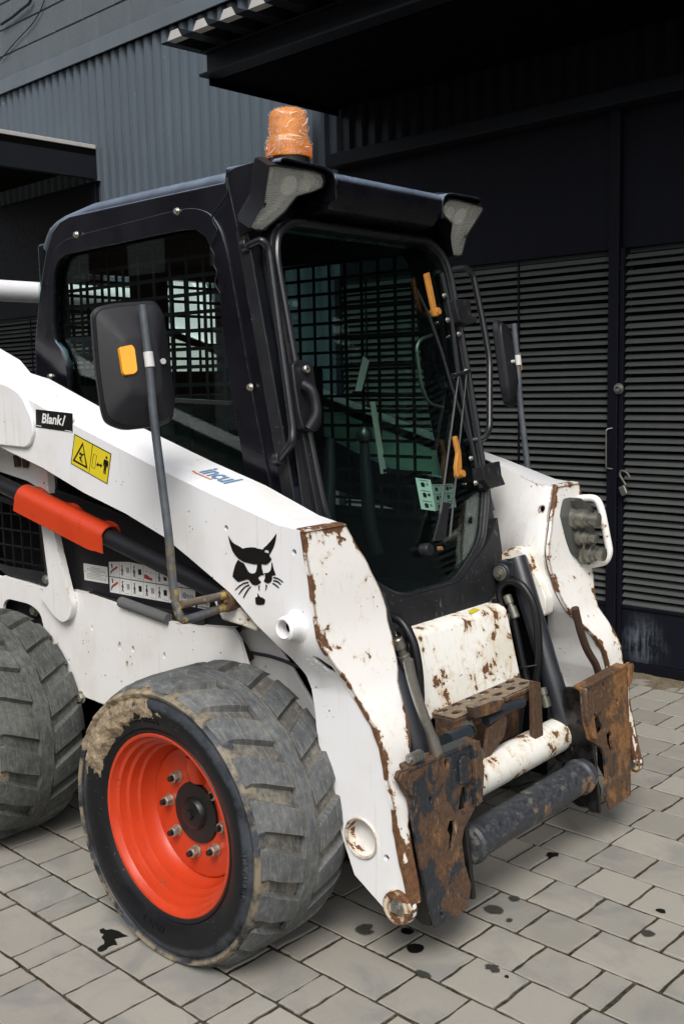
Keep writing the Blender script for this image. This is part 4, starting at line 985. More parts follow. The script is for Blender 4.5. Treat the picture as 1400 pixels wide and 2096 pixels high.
WELL = rpoly([(-1.215,0.716),(-1.181,0.7373),(-1.05,0.7349),(-0.9882,0.7128),(-0.9728,0.667),(-0.9699,0.6112),(-1.123,0.6018),(-1.226,0.6214)], .02, 3)
sp = py_plate(SPX, [WELL, circ([(-0.563,0.6663)][0], .006, 10, .011), circ([(-0.4985,0.6655)][0], .006, 10, .010), circ([(-0.3518,0.6691)][0], .005, 8, .009), circ([(-0.5307,0.6165)][0], .004, 8, .006), circ([(-0.8375,0.5729)][0], .004, 8, .007), circ([(-0.702,0.7032)][0], .004, 8, .007)], .300, .312).build('side_panel', M['white_body'], root, bevel=.004, smooth=30)
py_plate(SPX, [WELL], 2 * CY - .312, 2 * CY - .300).build('side_panel', M['white_body'], root, bevel=.004, smooth=30)
q = MB(); q.py([(-1.407,0.7094),(-1.016,0.7562),(-1.034,0.572),(-1.431,0.5108)], .345, .36); q.build('wheel_well_back', M['chassis_black'], sp)
for p in [(-1.08,0.702),(-0.7758,0.4654)]:
    q = MB(); bolt(q, (p[0], .340 if p[0] < -.9 else .300, p[1]), (0, -1, 0), .014, .014); q.build('bolt', M['nut'], sp, bevel=.002)
q = MB(); k = [(x, z) for x, z in SPX[1:9]]; n = len(k)
q.add([(x, .300, z) for x, z in k] + [(x, .43, z + .004) for x, z in k] + [(x, .300, z - .012) for x, z in k] + [(x, .43, z - .010) for x, z in k], [(i, i + 1, n + i + 1, n + i) for i in range(n - 1)] + [(2 * n + i, 3 * n + i, 3 * n + i + 1, 2 * n + i + 1) for i in range(n - 1)])
q.build('sill_ledge', M['white_body'], sp)
fen = [(-0.1356,0.7978),(-0.0373,0.7958),(0.0277,0.7654),(0.1073,0.6874),(0.1757,0.6087),(0.2072,0.5085),(0.0257,0.4971),(-0.1456,0.605)]
q = MB(); q.py(fen, .365, .377); q.build('inner_fender', M['white_body'], root, bevel=.004)
q = MB(); P = [(-0.1494,0.7908),(-0.0694,0.7185),(-0.0474,0.6915)]; q.tube(rpath([(x, .355, z) for x, z in P], .03, 4), .014, 10); q.build('fender_seam_rod', M['chassis_black'], root)
q = MB(); P = [(-0.0555,0.7113),(0.0174,0.7145),(0.0766,0.7104),(0.1341,0.701)]; q.tube(rpath([(x, .36, z) for x, z in P], .03, 4), .005, 8); q.build('brake_line', M['lever'], root)
# slanting white frame post behind the engine grille
po = rpoly([(-0.924,1.061),(-0.8579,1.035),(-0.8299,0.934),(-0.7904,0.8154),(-0.7678,0.7741),(-0.7853,0.7277),(-0.8275,0.7046),(-0.8723,0.7194),(-0.9579,0.7831),(-0.8924,0.8229),(-0.9061,0.9351)], [.002, .002, .01, .01, .03, .02, .03, .03, .01, .01, .01], 3)
q = MB(); q.py(po, .278, .300); q.build('frame_post', M['white_body'], root, bevel=.003, smooth=40)
q = MB(); q.py([(-1.357,1.28),(-1.082,1.249),(-0.9039,1.187),(-0.9002,1.113),(-1.02,1.15),(-1.181,1.174),(-1.368,1.194)], .300, .33); up = q.build('rear_frame_rail', M['white_body'], root, bevel=.004)
for c in ("31,931 41,938 43,954 34,956", "49,938 59,943 58,957 51,958"):
    q = MB(); q.py([(-1.073,1.236),(-1.045,1.225),(-1.042,1.199),(-1.068,1.195)] if c.startswith('31') else [(-1.021,1.226),(-0.9935,1.219),(-0.9987,1.196),(-1.019,1.194)], .285, .300); q.build('hook', M['rusty_bar'], up, bevel=.003)
# engine side grille
gp = rpoly([(-1.412,1.122),(-0.9784,1.055),(-0.9608,0.9498),(-0.9458,0.8179),(-0.9669,0.8041),(-1.073,0.8122),(-1.212,0.8161),(-1.253,0.8341),(-1.448,0.8376)], .012, 3); gi = [(-1.389,1.097),(-0.9973,1.038),(-0.9796,0.9319),(-0.971,0.8479),(-1.19,0.8456),(-1.419,0.8582)]
gr_ = py_plate(gp, [gi], .315, .327).build('engine_grille', M['scuffed'], root, bevel=.002)
q = MB(); x0, x1 = gi[0][0] - .02, gi[3][0] + .02
for i in range(9):
    x = x0 + (x1 - x0) * i / 8; q.box(x - .003, x + .003, .330, .336, .84, 1.2)
for i in range(7): q.box(x0, x1, .331, .335, .86 + .055 * i, .866 + .055 * i)
q.build('grille_mesh', M['mesh'], gr_, smooth=0)
q = MB(); bolt(q, ([(-0.9656,0.8263)][0][0], .315, [(-0.9656,0.8263)][0][1]), (0, -1, 0), .011, .008); q.build('bolt', M['steel'], gr_, bevel=.001)
# black side panel with its decals
bp = [(-1.016,1.148),(-0.6366,1.083),(-0.1621,0.989),(-0.0298,0.887),(-0.0546,0.7738),(-0.2373,0.759),(-0.3559,0.7628),(-0.5944,0.7825),(-0.8285,0.8012),(-0.9274,0.9681)]
q = MB(); q.py(bp, .325, .335); bpan = q.build('black_side_panel', M['plastic'], root, bevel=.003)
q = MB(); q.py([(-0.7281,0.8125),(-0.5835,0.8018),(-0.1851,0.8042),(-0.1911,0.7725),(-0.3473,0.7653),(-0.5801,0.784),(-0.7296,0.795)], .312, .325); q.build('lower_step_rail', M['chassis_black'], bpan, bevel=.003)
A, B = [(-0.5425,0.8055),(-0.3222,0.7822)]; q = MB(); q.tube([(A[0], .298, A[1]), (B[0], .298, B[1])], .0165, 14); q.build('foam_strip', M['foam'], root)
# lift cylinder and its orange guard
A, B, Cg, Dg = [(-1.118,1.141),(-0.0177,0.8901),(-0.9694,1.111),(-0.5278,1.009)]; A = (-1.55, A[1] + (A[1] - B[1]) / (B[0] - A[0]) * (-(-1.55 - A[0])) )
q = MB(); q.tube([(A[0], .26, A[1]), (B[0], .26, B[1])], .027, 20); q.build('lift_cylinder', M['plastic'], root)
ax = Vector((Dg[0] - Cg[0], 0, Dg[1] - Cg[1])).normalized(); upv = Vector((-ax.z, 0, ax.x)); rr = random.Random(2)
pr = [(-.038, -.050), (-.037, -.03), (-.0365, .0)] + [(-.0365 * math.cos(a), .036 * math.sin(a)) for a in [math.pi * i / 12 for i in range(1, 12)]] + [(.0365, -.005)]
th = .004; L = (Vector((Dg[0], 0, Dg[1])) - Vector((Cg[0], 0, Cg[1]))).length; vs = []; ns = 24; k = len(pr)
for s_ in (0, 1):
    for i in range(ns + 1):
        for j, (a, b) in enumerate(pr):
            sc_ = 1 - s_ * th / .0365; f = i / ns
            cutb = 0.0
            if j == 0: cutb = .010 * max(0, (f - .9) / .1)
            bb = b + (0.012 * math.sin(f * 15) if j >= k - 4 else 0)
            e = .0 if j > 2 else (.006 * (3 - j) if f > .99 else (-.005 if f < .01 else 0))
            vs.append(Vector((Cg[0], .26, Cg[1])) + ax * (L * f + e) + Vector((0, a * sc_, 0)) + upv * (bb * (sc_ if b > 0 else 1) + cutb))
F = []; o = (ns + 1) * k
for i in range(ns):
    for j in range(k - 1):
        F.append((i * k + j, i * k + j + 1, (i + 1) * k + j + 1, (i + 1) * k + j)); F.append((o + i * k + j, o + (i + 1) * k + j, o + (i + 1) * k + j + 1, o + i * k + j + 1))
for j in range(k - 1):
    F.append((j, o + j, o + j + 1, j + 1)); F.append((ns * k + j, ns * k + j + 1, o + ns * k + j + 1, o + ns * k + j))
for i in range(ns): F.append((i * k, (i + 1) * k, o + (i + 1) * k, o + i * k)); F.append((i * k + k - 1, o + i * k + k - 1, o + (i + 1) * k + k - 1, (i + 1) * k + k - 1))
q = MB(); q.add(vs, F); q.build('cylinder_guard', M['orange'], root, smooth=40, label='orange lift cylinder guard')

# ------------------------------------------------------------------ cab shell
def both(fn, name, mat, **kw):
    m = fn(); a = m.build(name, mat, kw.pop('parent', cab), **kw); b = m.mirror(CY).build(name, mat, a.parent, **{k: v for k, v in kw.items() if k != 'label'}); return a, b
ROOF = [(-1.05,1.925),(-1.03,1.954),(-1.005,1.98),(-0.9705,1.996),(-0.9258,2.007),(-0.7668,2.027),(-0.5248,2.031),(-0.3053,2.032),(-0.1792,2.033),(-0.1395,2.043),(-0.0185,2.046)]
ROOF = ROOF[:-1]; ROOF[-1] = (-.115, 2.020)
fineR = []
for (x0, z0), (x1, z1) in zip(ROOF[:-1], ROOF[1:]):
    fineR += [(x0 + (x1 - x0) * i / 4, z0 + (z1 - z0) * i / 4) for i in range(4)]
fineR.append(ROOF[-1]); SEC = [(.000, .062), (.001, .046), (.005, .030), (.013, .016), (.026, .006), (.044, .001), (.070, .0)]
nrm = []
for i in range(len(fineR)):
    a, b = fineR[max(0, i - 1)], fineR[min(len(fineR) - 1, i + 1)]; t = Vector((b[0] - a[0], b[1] - a[1])).normalized(); nrm.append((t.y, -t.x))
q = MB(); sec = [(.411 + dy, d) for dy, d in SEC] + [(2 * CY - .411 - dy, d) for dy, d in SEC[::-1]]; k = len(sec); vs = []
for (x, z), (nx_, nz_) in zip(fineR, nrm): vs += [(x + nx_ * d, y, z + nz_ * d) for y, d in sec]
n = len(fineR); q.add(vs, [(i * k + j, i * k + j + 1, (i + 1) * k + j + 1, (i + 1) * k + j) for i in range(n - 1) for j in range(k - 1)])
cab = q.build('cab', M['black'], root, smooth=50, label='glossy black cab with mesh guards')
SO = [(-1.11,1.443),(-1.099,1.606),(-1.056,1.764),(-1.01,1.886),(-0.9643,1.954),(-0.918,1.981),(-0.8635,1.992),(-0.6649,1.994),(-0.3883,1.996),(-0.1454,1.997),(-0.1332,2.007),(-0.0912,1.851),(-0.0772,1.746),(-0.0048,1.483),(0.0902,1.125),(0.1272,1.017),(-0.115,0.9676),(-0.5445,1.049),(-1.12,1.344)]
WH = [(-0.9669,1.843),(-0.9511,1.863),(-0.9058,1.882),(-0.3283,1.895),(-0.2617,1.889),(-0.2162,1.864),(-0.189,1.811),(-0.1704,1.713),(-0.1582,1.569),(-0.1296,1.392),(-0.0932,1.217),(-0.0685,1.123),(-0.3117,1.151),(-0.937,1.378),(-0.9303,1.449),(-0.9346,1.52),(-0.9623,1.577),(-0.9936,1.599),(-0.9983,1.665),(-0.9817,1.806)]
def side():
    return py_plate(SO, [WH], .410, .446)
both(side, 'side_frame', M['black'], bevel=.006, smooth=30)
SS = rpoly([(-1.054,1.532),(-1.021,1.682),(-0.9877,1.821),(-0.9562,1.888),(-0.899,1.918),(-0.7877,1.927),(-0.3456,1.945),(-0.266,1.943),(-0.2021,1.922),(-0.1609,1.877),(-0.1335,1.803),(-0.0849,1.577),(-0.0402,1.352),(0.0138,1.128),(0.0098,1.034),(-1.071,1.361)], .05, 5)
WH2 = rpoly([(-0.9478,1.833),(-0.9319,1.857),(-0.8923,1.874),(-0.3237,1.888),(-0.2593,1.883),(-0.2179,1.858),(-0.1905,1.808),(-0.1719,1.71),(-0.1597,1.567),(-0.1311,1.392),(-0.0947,1.217),(-0.0706,1.109),(-0.3056,1.138),(-0.918,1.37),(-0.9106,1.449),(-0.9176,1.52),(-0.9421,1.579),(-0.9729,1.604),(-0.9782,1.664),(-0.962,1.8)], .01, 2)
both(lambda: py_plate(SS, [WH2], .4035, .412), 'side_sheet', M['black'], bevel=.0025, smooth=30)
for p in [(-0.8206,1.928),(-0.3346,1.941),(-0.0602,1.442),(-1.006,1.49)]:
    both(lambda: bolt(MB(), (p[0], .4035, p[1]), (0, -1, 0), .0075, .009), 'bolt', M['chrome'], bevel=.001, smooth=30)
both(lambda: MB().py([(-1.068,1.956),(-0.1281,1.921),(-0.0139,1.083),(-1.137,1.277)], .428, .432), 'side_window', M['glass_side'], smooth=0)
q_ = [(-0.4677,1.417),(-0.167,1.404),(-0.1635,1.393),(-0.4686,1.404)]
both(lambda: MB().py(q_, .416, .434), 'window_rail', M['satin'], bevel=.001)
def guard():
    mb = MB(); x0, x1, z0, z1 = -1.06, -.09, .98, 1.875
    x = x0
    while x < x1: mb.box(x - .006, x + .006, .470, .473, z0, z1); x += .075
    z = z0
    while z < z1: mb.box(x0, x1, .4695, .4725, z - .0055, z + .0055); z += .0525
    return mb
both(guard, 'mesh_guard', M['mesh'], smooth=0)
q = MB(); q.box(-1.10, -1.05, .44, .52, .90, 1.93); q.box(-1.10, -1.05, 2 * CY - .52, 2 * CY - .44, .90, 1.93); q.box(-1.099, -1.051, .52, 2 * CY - .52, 1.84, 1.93); q.box(-1.099, -1.051, .52, 2 * CY - .52, .85, 1.02)
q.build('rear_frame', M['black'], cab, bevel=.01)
q = MB()
for i in range(12): q.box(-1.04, -1.037, .52 + .0625 * i, .531 + .0625 * i, 1.0, 1.86)
for i in range(17): q.box(-1.0395, -1.0365, .50, 1.24, 1.02 + .0525 * i, 1.031 + .0525 * i)
q.build('mesh_guard', M['mesh'], cab, smooth=0)
q = MB(); q.box(-1.05, .10, .447, 2 * CY - .447, .735, .75); q.box(-.02, .175, .50, 2 * CY - .50, .751, .80); q.build('cab_floor', M['matte'], cab)
both(lambda: MB().box(-1.05, .10, .447, .456, .74, 1.0), 'lower_side_panel', M['matte'])
q = MB(); q.box(-1.045, -.06, .448, 2 * CY - .448, 1.885, 1.9); q.build('headliner', M['matte'], cab)
# front posts
DA, DB = .356, -.207
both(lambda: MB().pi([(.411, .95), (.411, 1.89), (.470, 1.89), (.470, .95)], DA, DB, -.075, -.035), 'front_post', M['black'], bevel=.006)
both(lambda: MB().pi([(.409, .95), (.409, 1.875), (.418, 1.875), (.418, .95)], DA, DB, -.075, -.031), 'post_edge_strip', M['scuffed'], bevel=.003)
# roof front: lamp cowls and visor
CWS = [(-0.13,2.019),(-0.0912,2.028),(0.0272,2.033),(0.0451,2.035),(0.0462,2.018),(0.031,1.998),(0.013,1.916),(-0.0412,1.856),(-0.0869,1.847)]
both(lambda: MB().py(CWS, .4035, .4125), 'lamp_cowl_side', M['black'], bevel=.003)
def cowl():
    mb = MB(); a, b = .404, .625; z = 2.030; o = [(a, z - .014), (a + .001, z - .010), (a + .004, z - .006), (a + .010, z - .002), (a + .022, z), (b - .055, z - .002), (b - .030, z - .006), (b - .012, z - .017), (b - .003, z - .034), (b, z - .055), (b, z - .085)]
    i = [(y + (.006 if y < .5 else -.006), zz - (.006 if 3 <= k <= 6 else .002)) for k, (y, zz) in enumerate(o)]
    k = len(o); xs = (-.13, .075)
    mb.add([(x, y, zz + (.0 if x > 0 else .006)) for x in xs for y, zz in o] + [(x, y, zz) for x in xs for y, zz in i],
           [(j, j + 1, k + j + 1, k + j) for j in range(k - 1)] + [(2 * k + j, 3 * k + j, 3 * k + j + 1, 2 * k + j + 1) for j in range(k - 1)] + [(k + j, k + j + 1, 3 * k + j + 1, 3 * k + j) for j in range(k - 1)] + [(0, k, 3 * k, 2 * k), (k - 1, 3 * k - 1, 4 * k - 1, 2 * k - 1)])
    return mb
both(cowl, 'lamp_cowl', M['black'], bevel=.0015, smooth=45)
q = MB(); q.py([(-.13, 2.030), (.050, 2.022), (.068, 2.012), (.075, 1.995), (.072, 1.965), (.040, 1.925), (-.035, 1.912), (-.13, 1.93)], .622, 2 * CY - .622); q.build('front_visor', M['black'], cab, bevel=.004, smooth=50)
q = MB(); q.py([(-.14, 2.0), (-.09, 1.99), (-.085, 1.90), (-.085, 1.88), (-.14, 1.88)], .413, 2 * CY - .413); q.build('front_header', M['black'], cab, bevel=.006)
# lamps
LA, LB = -1.112, .586
LO = [(0.3753,2.003),(0.3907,2.007),(0.5422,2.011),(0.5759,2.007),(0.5934,1.991),(0.5935,1.978),(0.5638,1.965),(0.5106,1.948),(0.496,1.924),(0.4887,1.91),(0.4594,1.882),(0.4301,1.858),(0.4035,1.857),(0.3817,1.861),(0.3849,1.872),(0.4012,1.919),(0.3887,1.959)]
def sm_(t): t = max(0., min(1., t)); return t * t * (3 - 2 * t)
def lampset(m):
    mm = (lambda x: x.mirror(CY)) if m else (lambda x: x)
    hb = MB(); hb.pi(rpoly(LO, .006, 2), LA, LB, -.06, -.030); lm = mm(hb).build('work_lamp', M['plastic'], cab, bevel=.002)
    c = [sum(p[0] for p in LO) / len(LO), sum(p[1] for p in LO) / len(LO)]; inn = [(c[0] + (p[0] - c[0]) * .93, c[1] + (p[1] - c[1]) * .93) for p in LO]
    n = Vector((1, 0, -LB)).normalized(); rf = MB(); zs = sorted(set([p[1] for p in inn])); z0r, z1r = zs[0], zs[-1]; N_ = 90; rows = []
    for i in range(N_ + 1):
        z = z0r + (z1r - z0r) * (i + .02) / (N_ + .04); xs_ = []
        for a, b in zip(inn, inn[1:] + inn[:1]):
            if (a[1] - z) * (b[1] - z) < 0: xs_.append(a[0] + (b[0] - a[0]) * (z - a[1]) / (b[1] - a[1]))
        lo_, hi_ = (min(xs_), max(xs_)) if xs_ else (c[0], c[0]); rows.append((z, lo_, hi_))
    vs = []
    for z, lo_, hi_ in rows:
        for k in range(13):
            y = lo_ + (hi_ - lo_) * k / 12; fl_ = .0020 * math.sin(z * 2 * math.pi / .0072) * sm_((1.975 - z) / .02) - .010 * math.sin(math.pi * k / 12)
            vs.append(Vector((LA + LB * z, y, z)) + n * (-.024 + fl_))
    rf.add(vs, [(i * 13 + k, i * 13 + k + 1, (i + 1) * 13 + k + 1, (i + 1) * 13 + k) for i in range(N_) for k in range(12)])
    for i, (y, z, r) in enumerate(((.475, 1.968, .026), (.535, 1.972, .020), (.577, 1.978, .014))):
        rf.lathe([(r * 1.05, .020), (r, .016), (r * .9, .006), (r * .5, .001), (.0005, 0)], Vector((LA + LB * z, y, z)) - n * .026, n, 24)
    bz_ = pi_plate([(c[0] + (p[0] - c[0]) * 1.03, c[1] + (p[1] - c[1]) * 1.03) for p in LO], [[(c[0] + (p[0] - c[0]) * .995, c[1] + (p[1] - c[1]) * .995) for p in LO]], LA, LB, -.05, .003); mm(bz_).build('lamp_bezel', M['plastic'], lm, bevel=.001)
    mm(rf).build('reflector', M['reflector'], lm, smooth=30)
    le = MB(); le.pi(rpoly(LO, .005, 2), LA, LB, -.006, .0); mm(le).build('lens', M['lens'], lm, bevel=.002)
    rim = MB(); P = [Vector((LA + LB * z, y, z)) - n * .004 for y, z in rpoly(inn, .008, 3)]; rim.tube(P, .0022, 6, closed=True); mm(rim).build('lens_rim', M['ferrule'], lm)
lampset(False); lampset(True)
# door: glass, frame, bottom panel
GL = [(.49, 1.10), (.478, 1.45), (.478, 1.78), (.500, 1.845), (.56, 1.882), (1.18, 1.882), (1.24, 1.845), (1.262, 1.78), (1.262, 1.45), (1.25, 1.10), (1.175, .940), (1.005, .840), (.735, .840), (.565, .940)]
DO = [(.452, 1.06), (.446, 1.45), (.446, 1.80), (.475, 1.875), (.55, 1.905), (1.19, 1.905), (1.265, 1.875), (1.294, 1.80), (1.294, 1.45), (1.288, 1.06), (1.255, .880), (1.190, .775), (1.055, .728), (.685, .728), (.550, .775), (.485, .880)]
GLR = rpoly(GL, [.05, .1, .06, .05, .05, .05, .05, .06, .1, .05, .05, .05, .05, .05], 3); DOR = rpoly(DO, .04, 3)
door = pi_plate(DOR, [GLR], DA, DB, -.034, .004).build('cab_door', M['scuffed'], root, bevel=.005, smooth=30)
q = MB(); q.pi(GLR, DA, DB, -.006, -.002); q.build('windscreen', M['glass'], door, smooth=0)
nD = Vector((1, 0, -DB)).normalized()
def dp(y, z, d=0): return Vector((DA + DB * z, y, z)) + nD * d
q = MB(); P = [dp(y, z, .006) for y, z in rpoly([(y + (.012 if y > CY else -.012), z + (.010 if z > 1.2 else -.010)) for y, z in GL], .05, 4)]; q.tube(P, .0105, 10, closed=True); q.build('door_seal', M['satin'], door)
low = [(.470, 1.00), (.565 - .02, .928), (.725, .828), (1.015, .828), (1.195, .928), (1.270, 1.00), (1.262, .880), (1.196, .768), (1.058, .720), (.682, .720), (.544, .768), (.478, .880)]
q = MB(); q.pi(rpoly(low, [.005, .02, .03, .03, .02, .005, .03, .05, .05, .05, .05, .03], 3), DA, DB, .002, .022); q.build('door_bottom_panel', M['scuffed'], door, bevel=.006, smooth=40)
# grab handles
H = [(0.4115,1.83),(0.4313,1.807),(0.4146,1.558),(0.4008,1.33),(0.3902,1.296)]; B0, B1 = [(0.4108,1.818),(0.39,1.249)]
P = rpath([(.315 - .207 * B0[1], B0[0], B0[1])] + [(.372 - .207 * z, y, z) for y, z in H] + [(.315 - .207 * B1[1], B1[0], B1[1])], .03, 5)
q = MB(); q.tube(P, .0108, 14); gh = q.build('grab_handle', M['satin'], cab)
for b in (B0, B1):
    q = MB(); q.cyl((.300 - .207 * b[1], b[0], b[1]), nD, .019, .022, 16); q.build('handle_foot', M['satin'], gh, bevel=.003)
H = [(1.238,1.797),(1.351,1.82),(1.387,1.798),(1.396,1.652),(1.396,1.515),(1.321,1.286),(1.283,1.258),(1.229,1.248)]
q = MB(); q.tube(rpath([(.375 - .207 * z - (.05 if i in (0, 7) else 0), y, z) for i, (y, z) in enumerate(H)], .03, 5), .0105, 14); q.build('grab_handle', M['satin'], cab)
# door handle with key lock
DH = [(0.4323,1.497),(0.4504,1.509),(0.4923,1.509),(0.5145,1.497),(0.513,1.461),(0.5121,1.428),(0.5193,1.388),(0.5081,1.338),(0.4872,1.318),(0.4579,1.317),(0.4298,1.326),(0.4248,1.365),(0.4264,1.43)]
q = MB(); q.pi(rpoly(DH, .008, 3), .366, -.207, -.01, .016); dh = q.build('door_handle', M['plastic'], door, bevel=.006, smooth=40)
P = [(0.4445,1.447),(0.4575,1.431),(0.4608,1.4),(0.4571,1.364),(0.4365,1.329)]; q = MB(); q.tube(rpath([(.395 - .207 * z + (.02 if 0 < i < 4 else 0), y, z) for i, (y, z) in enumerate(P)], .03, 4), [.014, .014, .0145, .0145, .0145, .015, .015] + [.015] * 20 if False else .0145, 12); q.build('handle_grip', M['plastic'], dh)
k = [(0.4742,1.486)][0]; q = MB(); kc = Vector((.386 - .207 * k[1], k[0], k[1])); q.lathe([(.0005, .010), (.0085, .010), (.0105, .008), (.0105, 0)], kc, nD, 20); q.build('key_lock', M['chrome'], dh)
q = MB(); q.obox(Matrix.Translation(kc + nD * .0102) @ Matrix.Rotation(.3, 4, 'X'), .002, .008, .0022); q.build('key_slot', M['matte'], dh, smooth=0)
# ribbed cover behind the handle
RT, RB = [(0.4331,1.297),(0.4997,1.301),(0.421,1.104),(0.5048,1.081)], None
q = MB(); nr = 13
for i in range(nr):
    f = i / (nr - 1); a = (RT[0][0] + (RT[1][0] - RT[0][0]) * f, RT[0][1] + (RT[1][1] - RT[0][1]) * f); b = (RT[2][0] + (RT[3][0] - RT[2][0]) * f, RT[2][1] + (RT[3][1] - RT[2][1]) * f)
    q.tube([(.340 - .207 * a[1], a[0], a[1]), (.340 - .207 * b[1], b[0], b[1])], .0042, 6)
q.build('ribbed_cover', M['plastic'], cab)
# wiper
def dpi(p, d): return dp(p[0], p[1], d)
W = [(0.9276,0.9754),(1.201,1.463),(0.9909,0.9675),(1.25,1.471),(0.8773,0.9472),(1.167,1.459),(1.259,1.472)]
wp_ = MB(); wp_.lathe([(.0005, .03), (.016, .03), (.020, .024), (.020, 0)], dpi(W[4], .0), nD, 20); wi = wp_.build('wiper', M['plastic'], door, smooth=40)
q = MB(); q.tube([dpi(W[0], .024), dpi(W[1], .018)], .004, 8); q.tube([dpi(W[2], .024), dpi(W[3], .018)], .0035, 8); q.tube([dpi(W[5], .02), dpi(W[6], .02)], .006, 8); q.build('wiper_arm', M['satin'], wi)
q = MB(); q.pi([(0.8997,0.9732),(0.9582,0.9686),(1.016,1.074),(0.9873,1.08)], .38, -.207, .0, .006); q.build('wiper_arm_cover', M['satin'], wi, bevel=.001)
BL = [(1.066,1.731),(1.107,1.648),(1.139,1.538),(1.159,1.43),(1.184,1.336),(1.203,1.25)]; q = MB(); q.tube([dpi(p, .012) for p in BL], [.003, .0055, .0055, .0055, .0055, .003], 8); q.build('wiper_blade', M['satin'], wi)
q = MB(); k = [(0.9154,0.9436)][0]; q.lathe([(.0005, .044), (.006, .044), (.007, .03)], dpi(k, 0), nD, 12); q.build('pivot_nut', M['rust'], wi)
for pts in ([(1.109,1.781),(1.131,1.787),(1.134,1.738),(1.136,1.667),(1.139,1.649),(1.117,1.648),(1.113,1.703)], [(1.107,1.272),(1.123,1.273),(1.129,1.222),(1.119,1.173),(1.094,1.145),(1.081,1.146),(1.087,1.181),(1.11,1.22)]):
    q = MB(); q.pi(rpoly(pts, .003, 2), .37, -.207, .0, .012); q.build('latch_lever', M['yellow_brown'], door, bevel=.003)
for p in [(1.14,1.661),(1.115,1.152)]: q = MB(); q.lathe([(.0005, .03), (.011, .03), (.013, .02), (.013, 0)], dpi(p, 0), nD, 16); q.build('latch_knob', M['yellow_brown'], door)
for pts in ([(1.221,1.702),(1.314,1.706),(1.305,1.651),(1.333,1.649),(1.33,1.631),(1.273,1.62),(1.229,1.63),(1.223,1.664)], [(1.21,1.168),(1.317,1.178),(1.313,1.132),(1.326,1.1),(1.232,1.094),(1.208,1.125)]):
    q = MB(); q.pi(pts, .37, -.207, -.02, .026); q.build('hinge_bracket', M['scuffed'], door, bevel=.004)
for p in [(1.205,1.716),(1.2,1.638),(1.249,1.594),(1.177,1.459),(1.253,1.474),(1.192,1.196),(1.193,1.118)]:
    q = MB(); bolt(q, dpi(p, .012), nD, .0058, .009); q.build('bolt', M['chrome'], door, bevel=.0008)
# hinge rail along the right edge of the door
R_ = [(1.216,1.789),(1.227,1.649),(1.208,1.476),(1.21,1.288),(1.22,1.1)]; q = MB(); q.tube([dpi(p, .012) for p in R_], .007, 8); q.build('hinge_rail', M['satin'], door)
# safety sticker inside the glass
def sticker(name, quad, cells, parent, mats, place):
    mb = MB()
    return mb
dq = [(0.9166,1.159),(0.9874,1.147),(0.9889,1.051),(0.9181,1.065)]; d2 = [(0.9859,1.133),(1.102,1.125),(1.096,1.052),(0.9864,1.052)]
q = MB(); q.pi(dq, .348, -.207, -.001, .0005, 0); q.pi(d2, .348, -.207, -.001, .0005, 2)
for qd in (dq, d2):
    for r_ in range(3):
        for c_ in range(1 if qd is dq else 2):
            n2 = 1 if qd is dq else 2
            def at(u, v): 
                a = [qd[0][k] + (qd[1][k] - qd[0][k]) * u for k in (0, 1)]; b = [qd[3][k] + (qd[2][k] - qd[3][k]) * u for k in (0, 1)]; return (a[0] + (b[0] - a[0]) * v, a[1] + (b[1] - a[1]) * v)
            u0, u1, v0, v1 = (c_ + .15) / n2, (c_ + .85) / n2, (r_ + .15) / 3, (r_ + .85) / 3
            U = lambda t: u0 + (u1 - u0) * t; V = lambda t: v0 + (v1 - v0) * t
            q.pi([at(U(.05), V(.0)), at(U(.95), V(.0)), at(U(.95), V(.08)), at(U(.05), V(.08))], .348, -.207, .0006, .0012, 1)
            q.pi([at(U(.15), V(.45)), at(U(.35), V(.25)), at(U(.55), V(.45)), at(U(.50), V(.95)), at(U(.20), V(.95))], .348, -.207, .0006, .0012, 1)
            q.pi([at(U(.65), V(.35)), at(U(.9), V(.3)), at(U(.92), V(.7)), at(U(.68), V(.75))], .348, -.207, .0006, .0012, 1 if (r_ + c_) % 2 else 2)
q.build('safety_sticker', [M['vinyl_white'], M['vinyl_black'], M['vinyl_grey']], door, smooth=0)

# cab interior
q = MB(); q.box(-.84, -.70, .62, 1.12, .95, 1.42); q.box(-.80, -.32, .62, 1.12, .80, .95); q.build('seat', M['fabric'], cab, bevel=.05, seg=4)
def lever(px_pts, x, r, name):
    return None
LV = [(0.9509,1.28),(0.955,1.174),(0.9715,0.9913),(1.001,0.8997)]; q = MB(); q.tube([(-.12, y, z) for y, z in LV], [.013, .019, .023, .026], 14); jl = q.build('control_lever', M['plastic'], cab)
q = MB(); q.lathe([(.0005, .03), (.014, .027), (.025, .012), (.027, 0), (.024, -.014), (.012, -.024), (.0005, -.026)], (-.12, LV[0][0], LV[0][1]), (0, 0, 1), 20); q.build('lever_knob', M['satin'], jl)
q = MB(); q.tube([(-.12, 2 * CY - y, z) for y, z in LV], [.013, .019, .023, .026], 14); q.build('control_lever', M['plastic'], cab)
ST = [(1.204,1.381),(1.23,1.38),(1.288,1.127),(1.256,1.127)]; q = MB(); q.px(ST, -.303, -.30); q.build('pale_strap', M['pale_edge'], cab)
ST = [(1.127,1.419),(1.158,1.419),(1.202,1.521),(1.172,1.537)]; q = MB(); q.px(ST, -.303, -.30); q.build('pale_strap', M['pale_edge'], cab)
IR = [(1.183,1.595),(1.12,1.58),(1.099,1.552),(1.122,1.432),(1.163,1.374),(1.244,1.359)]; q = MB(); q.tube(rpath([(-.02, y, z) for y, z in IR], .03, 4), .0052, 8); q.build('inner_rail', M['steel'], cab)
q = MB(); q.box(-1.06, -1.03, .79, .94, 1.0, 1.86); q.box(-.62, -.50, 1.15, 1.19, .95, 1.5); q.build('rollover_bars', M['matte'], cab, bevel=.01)
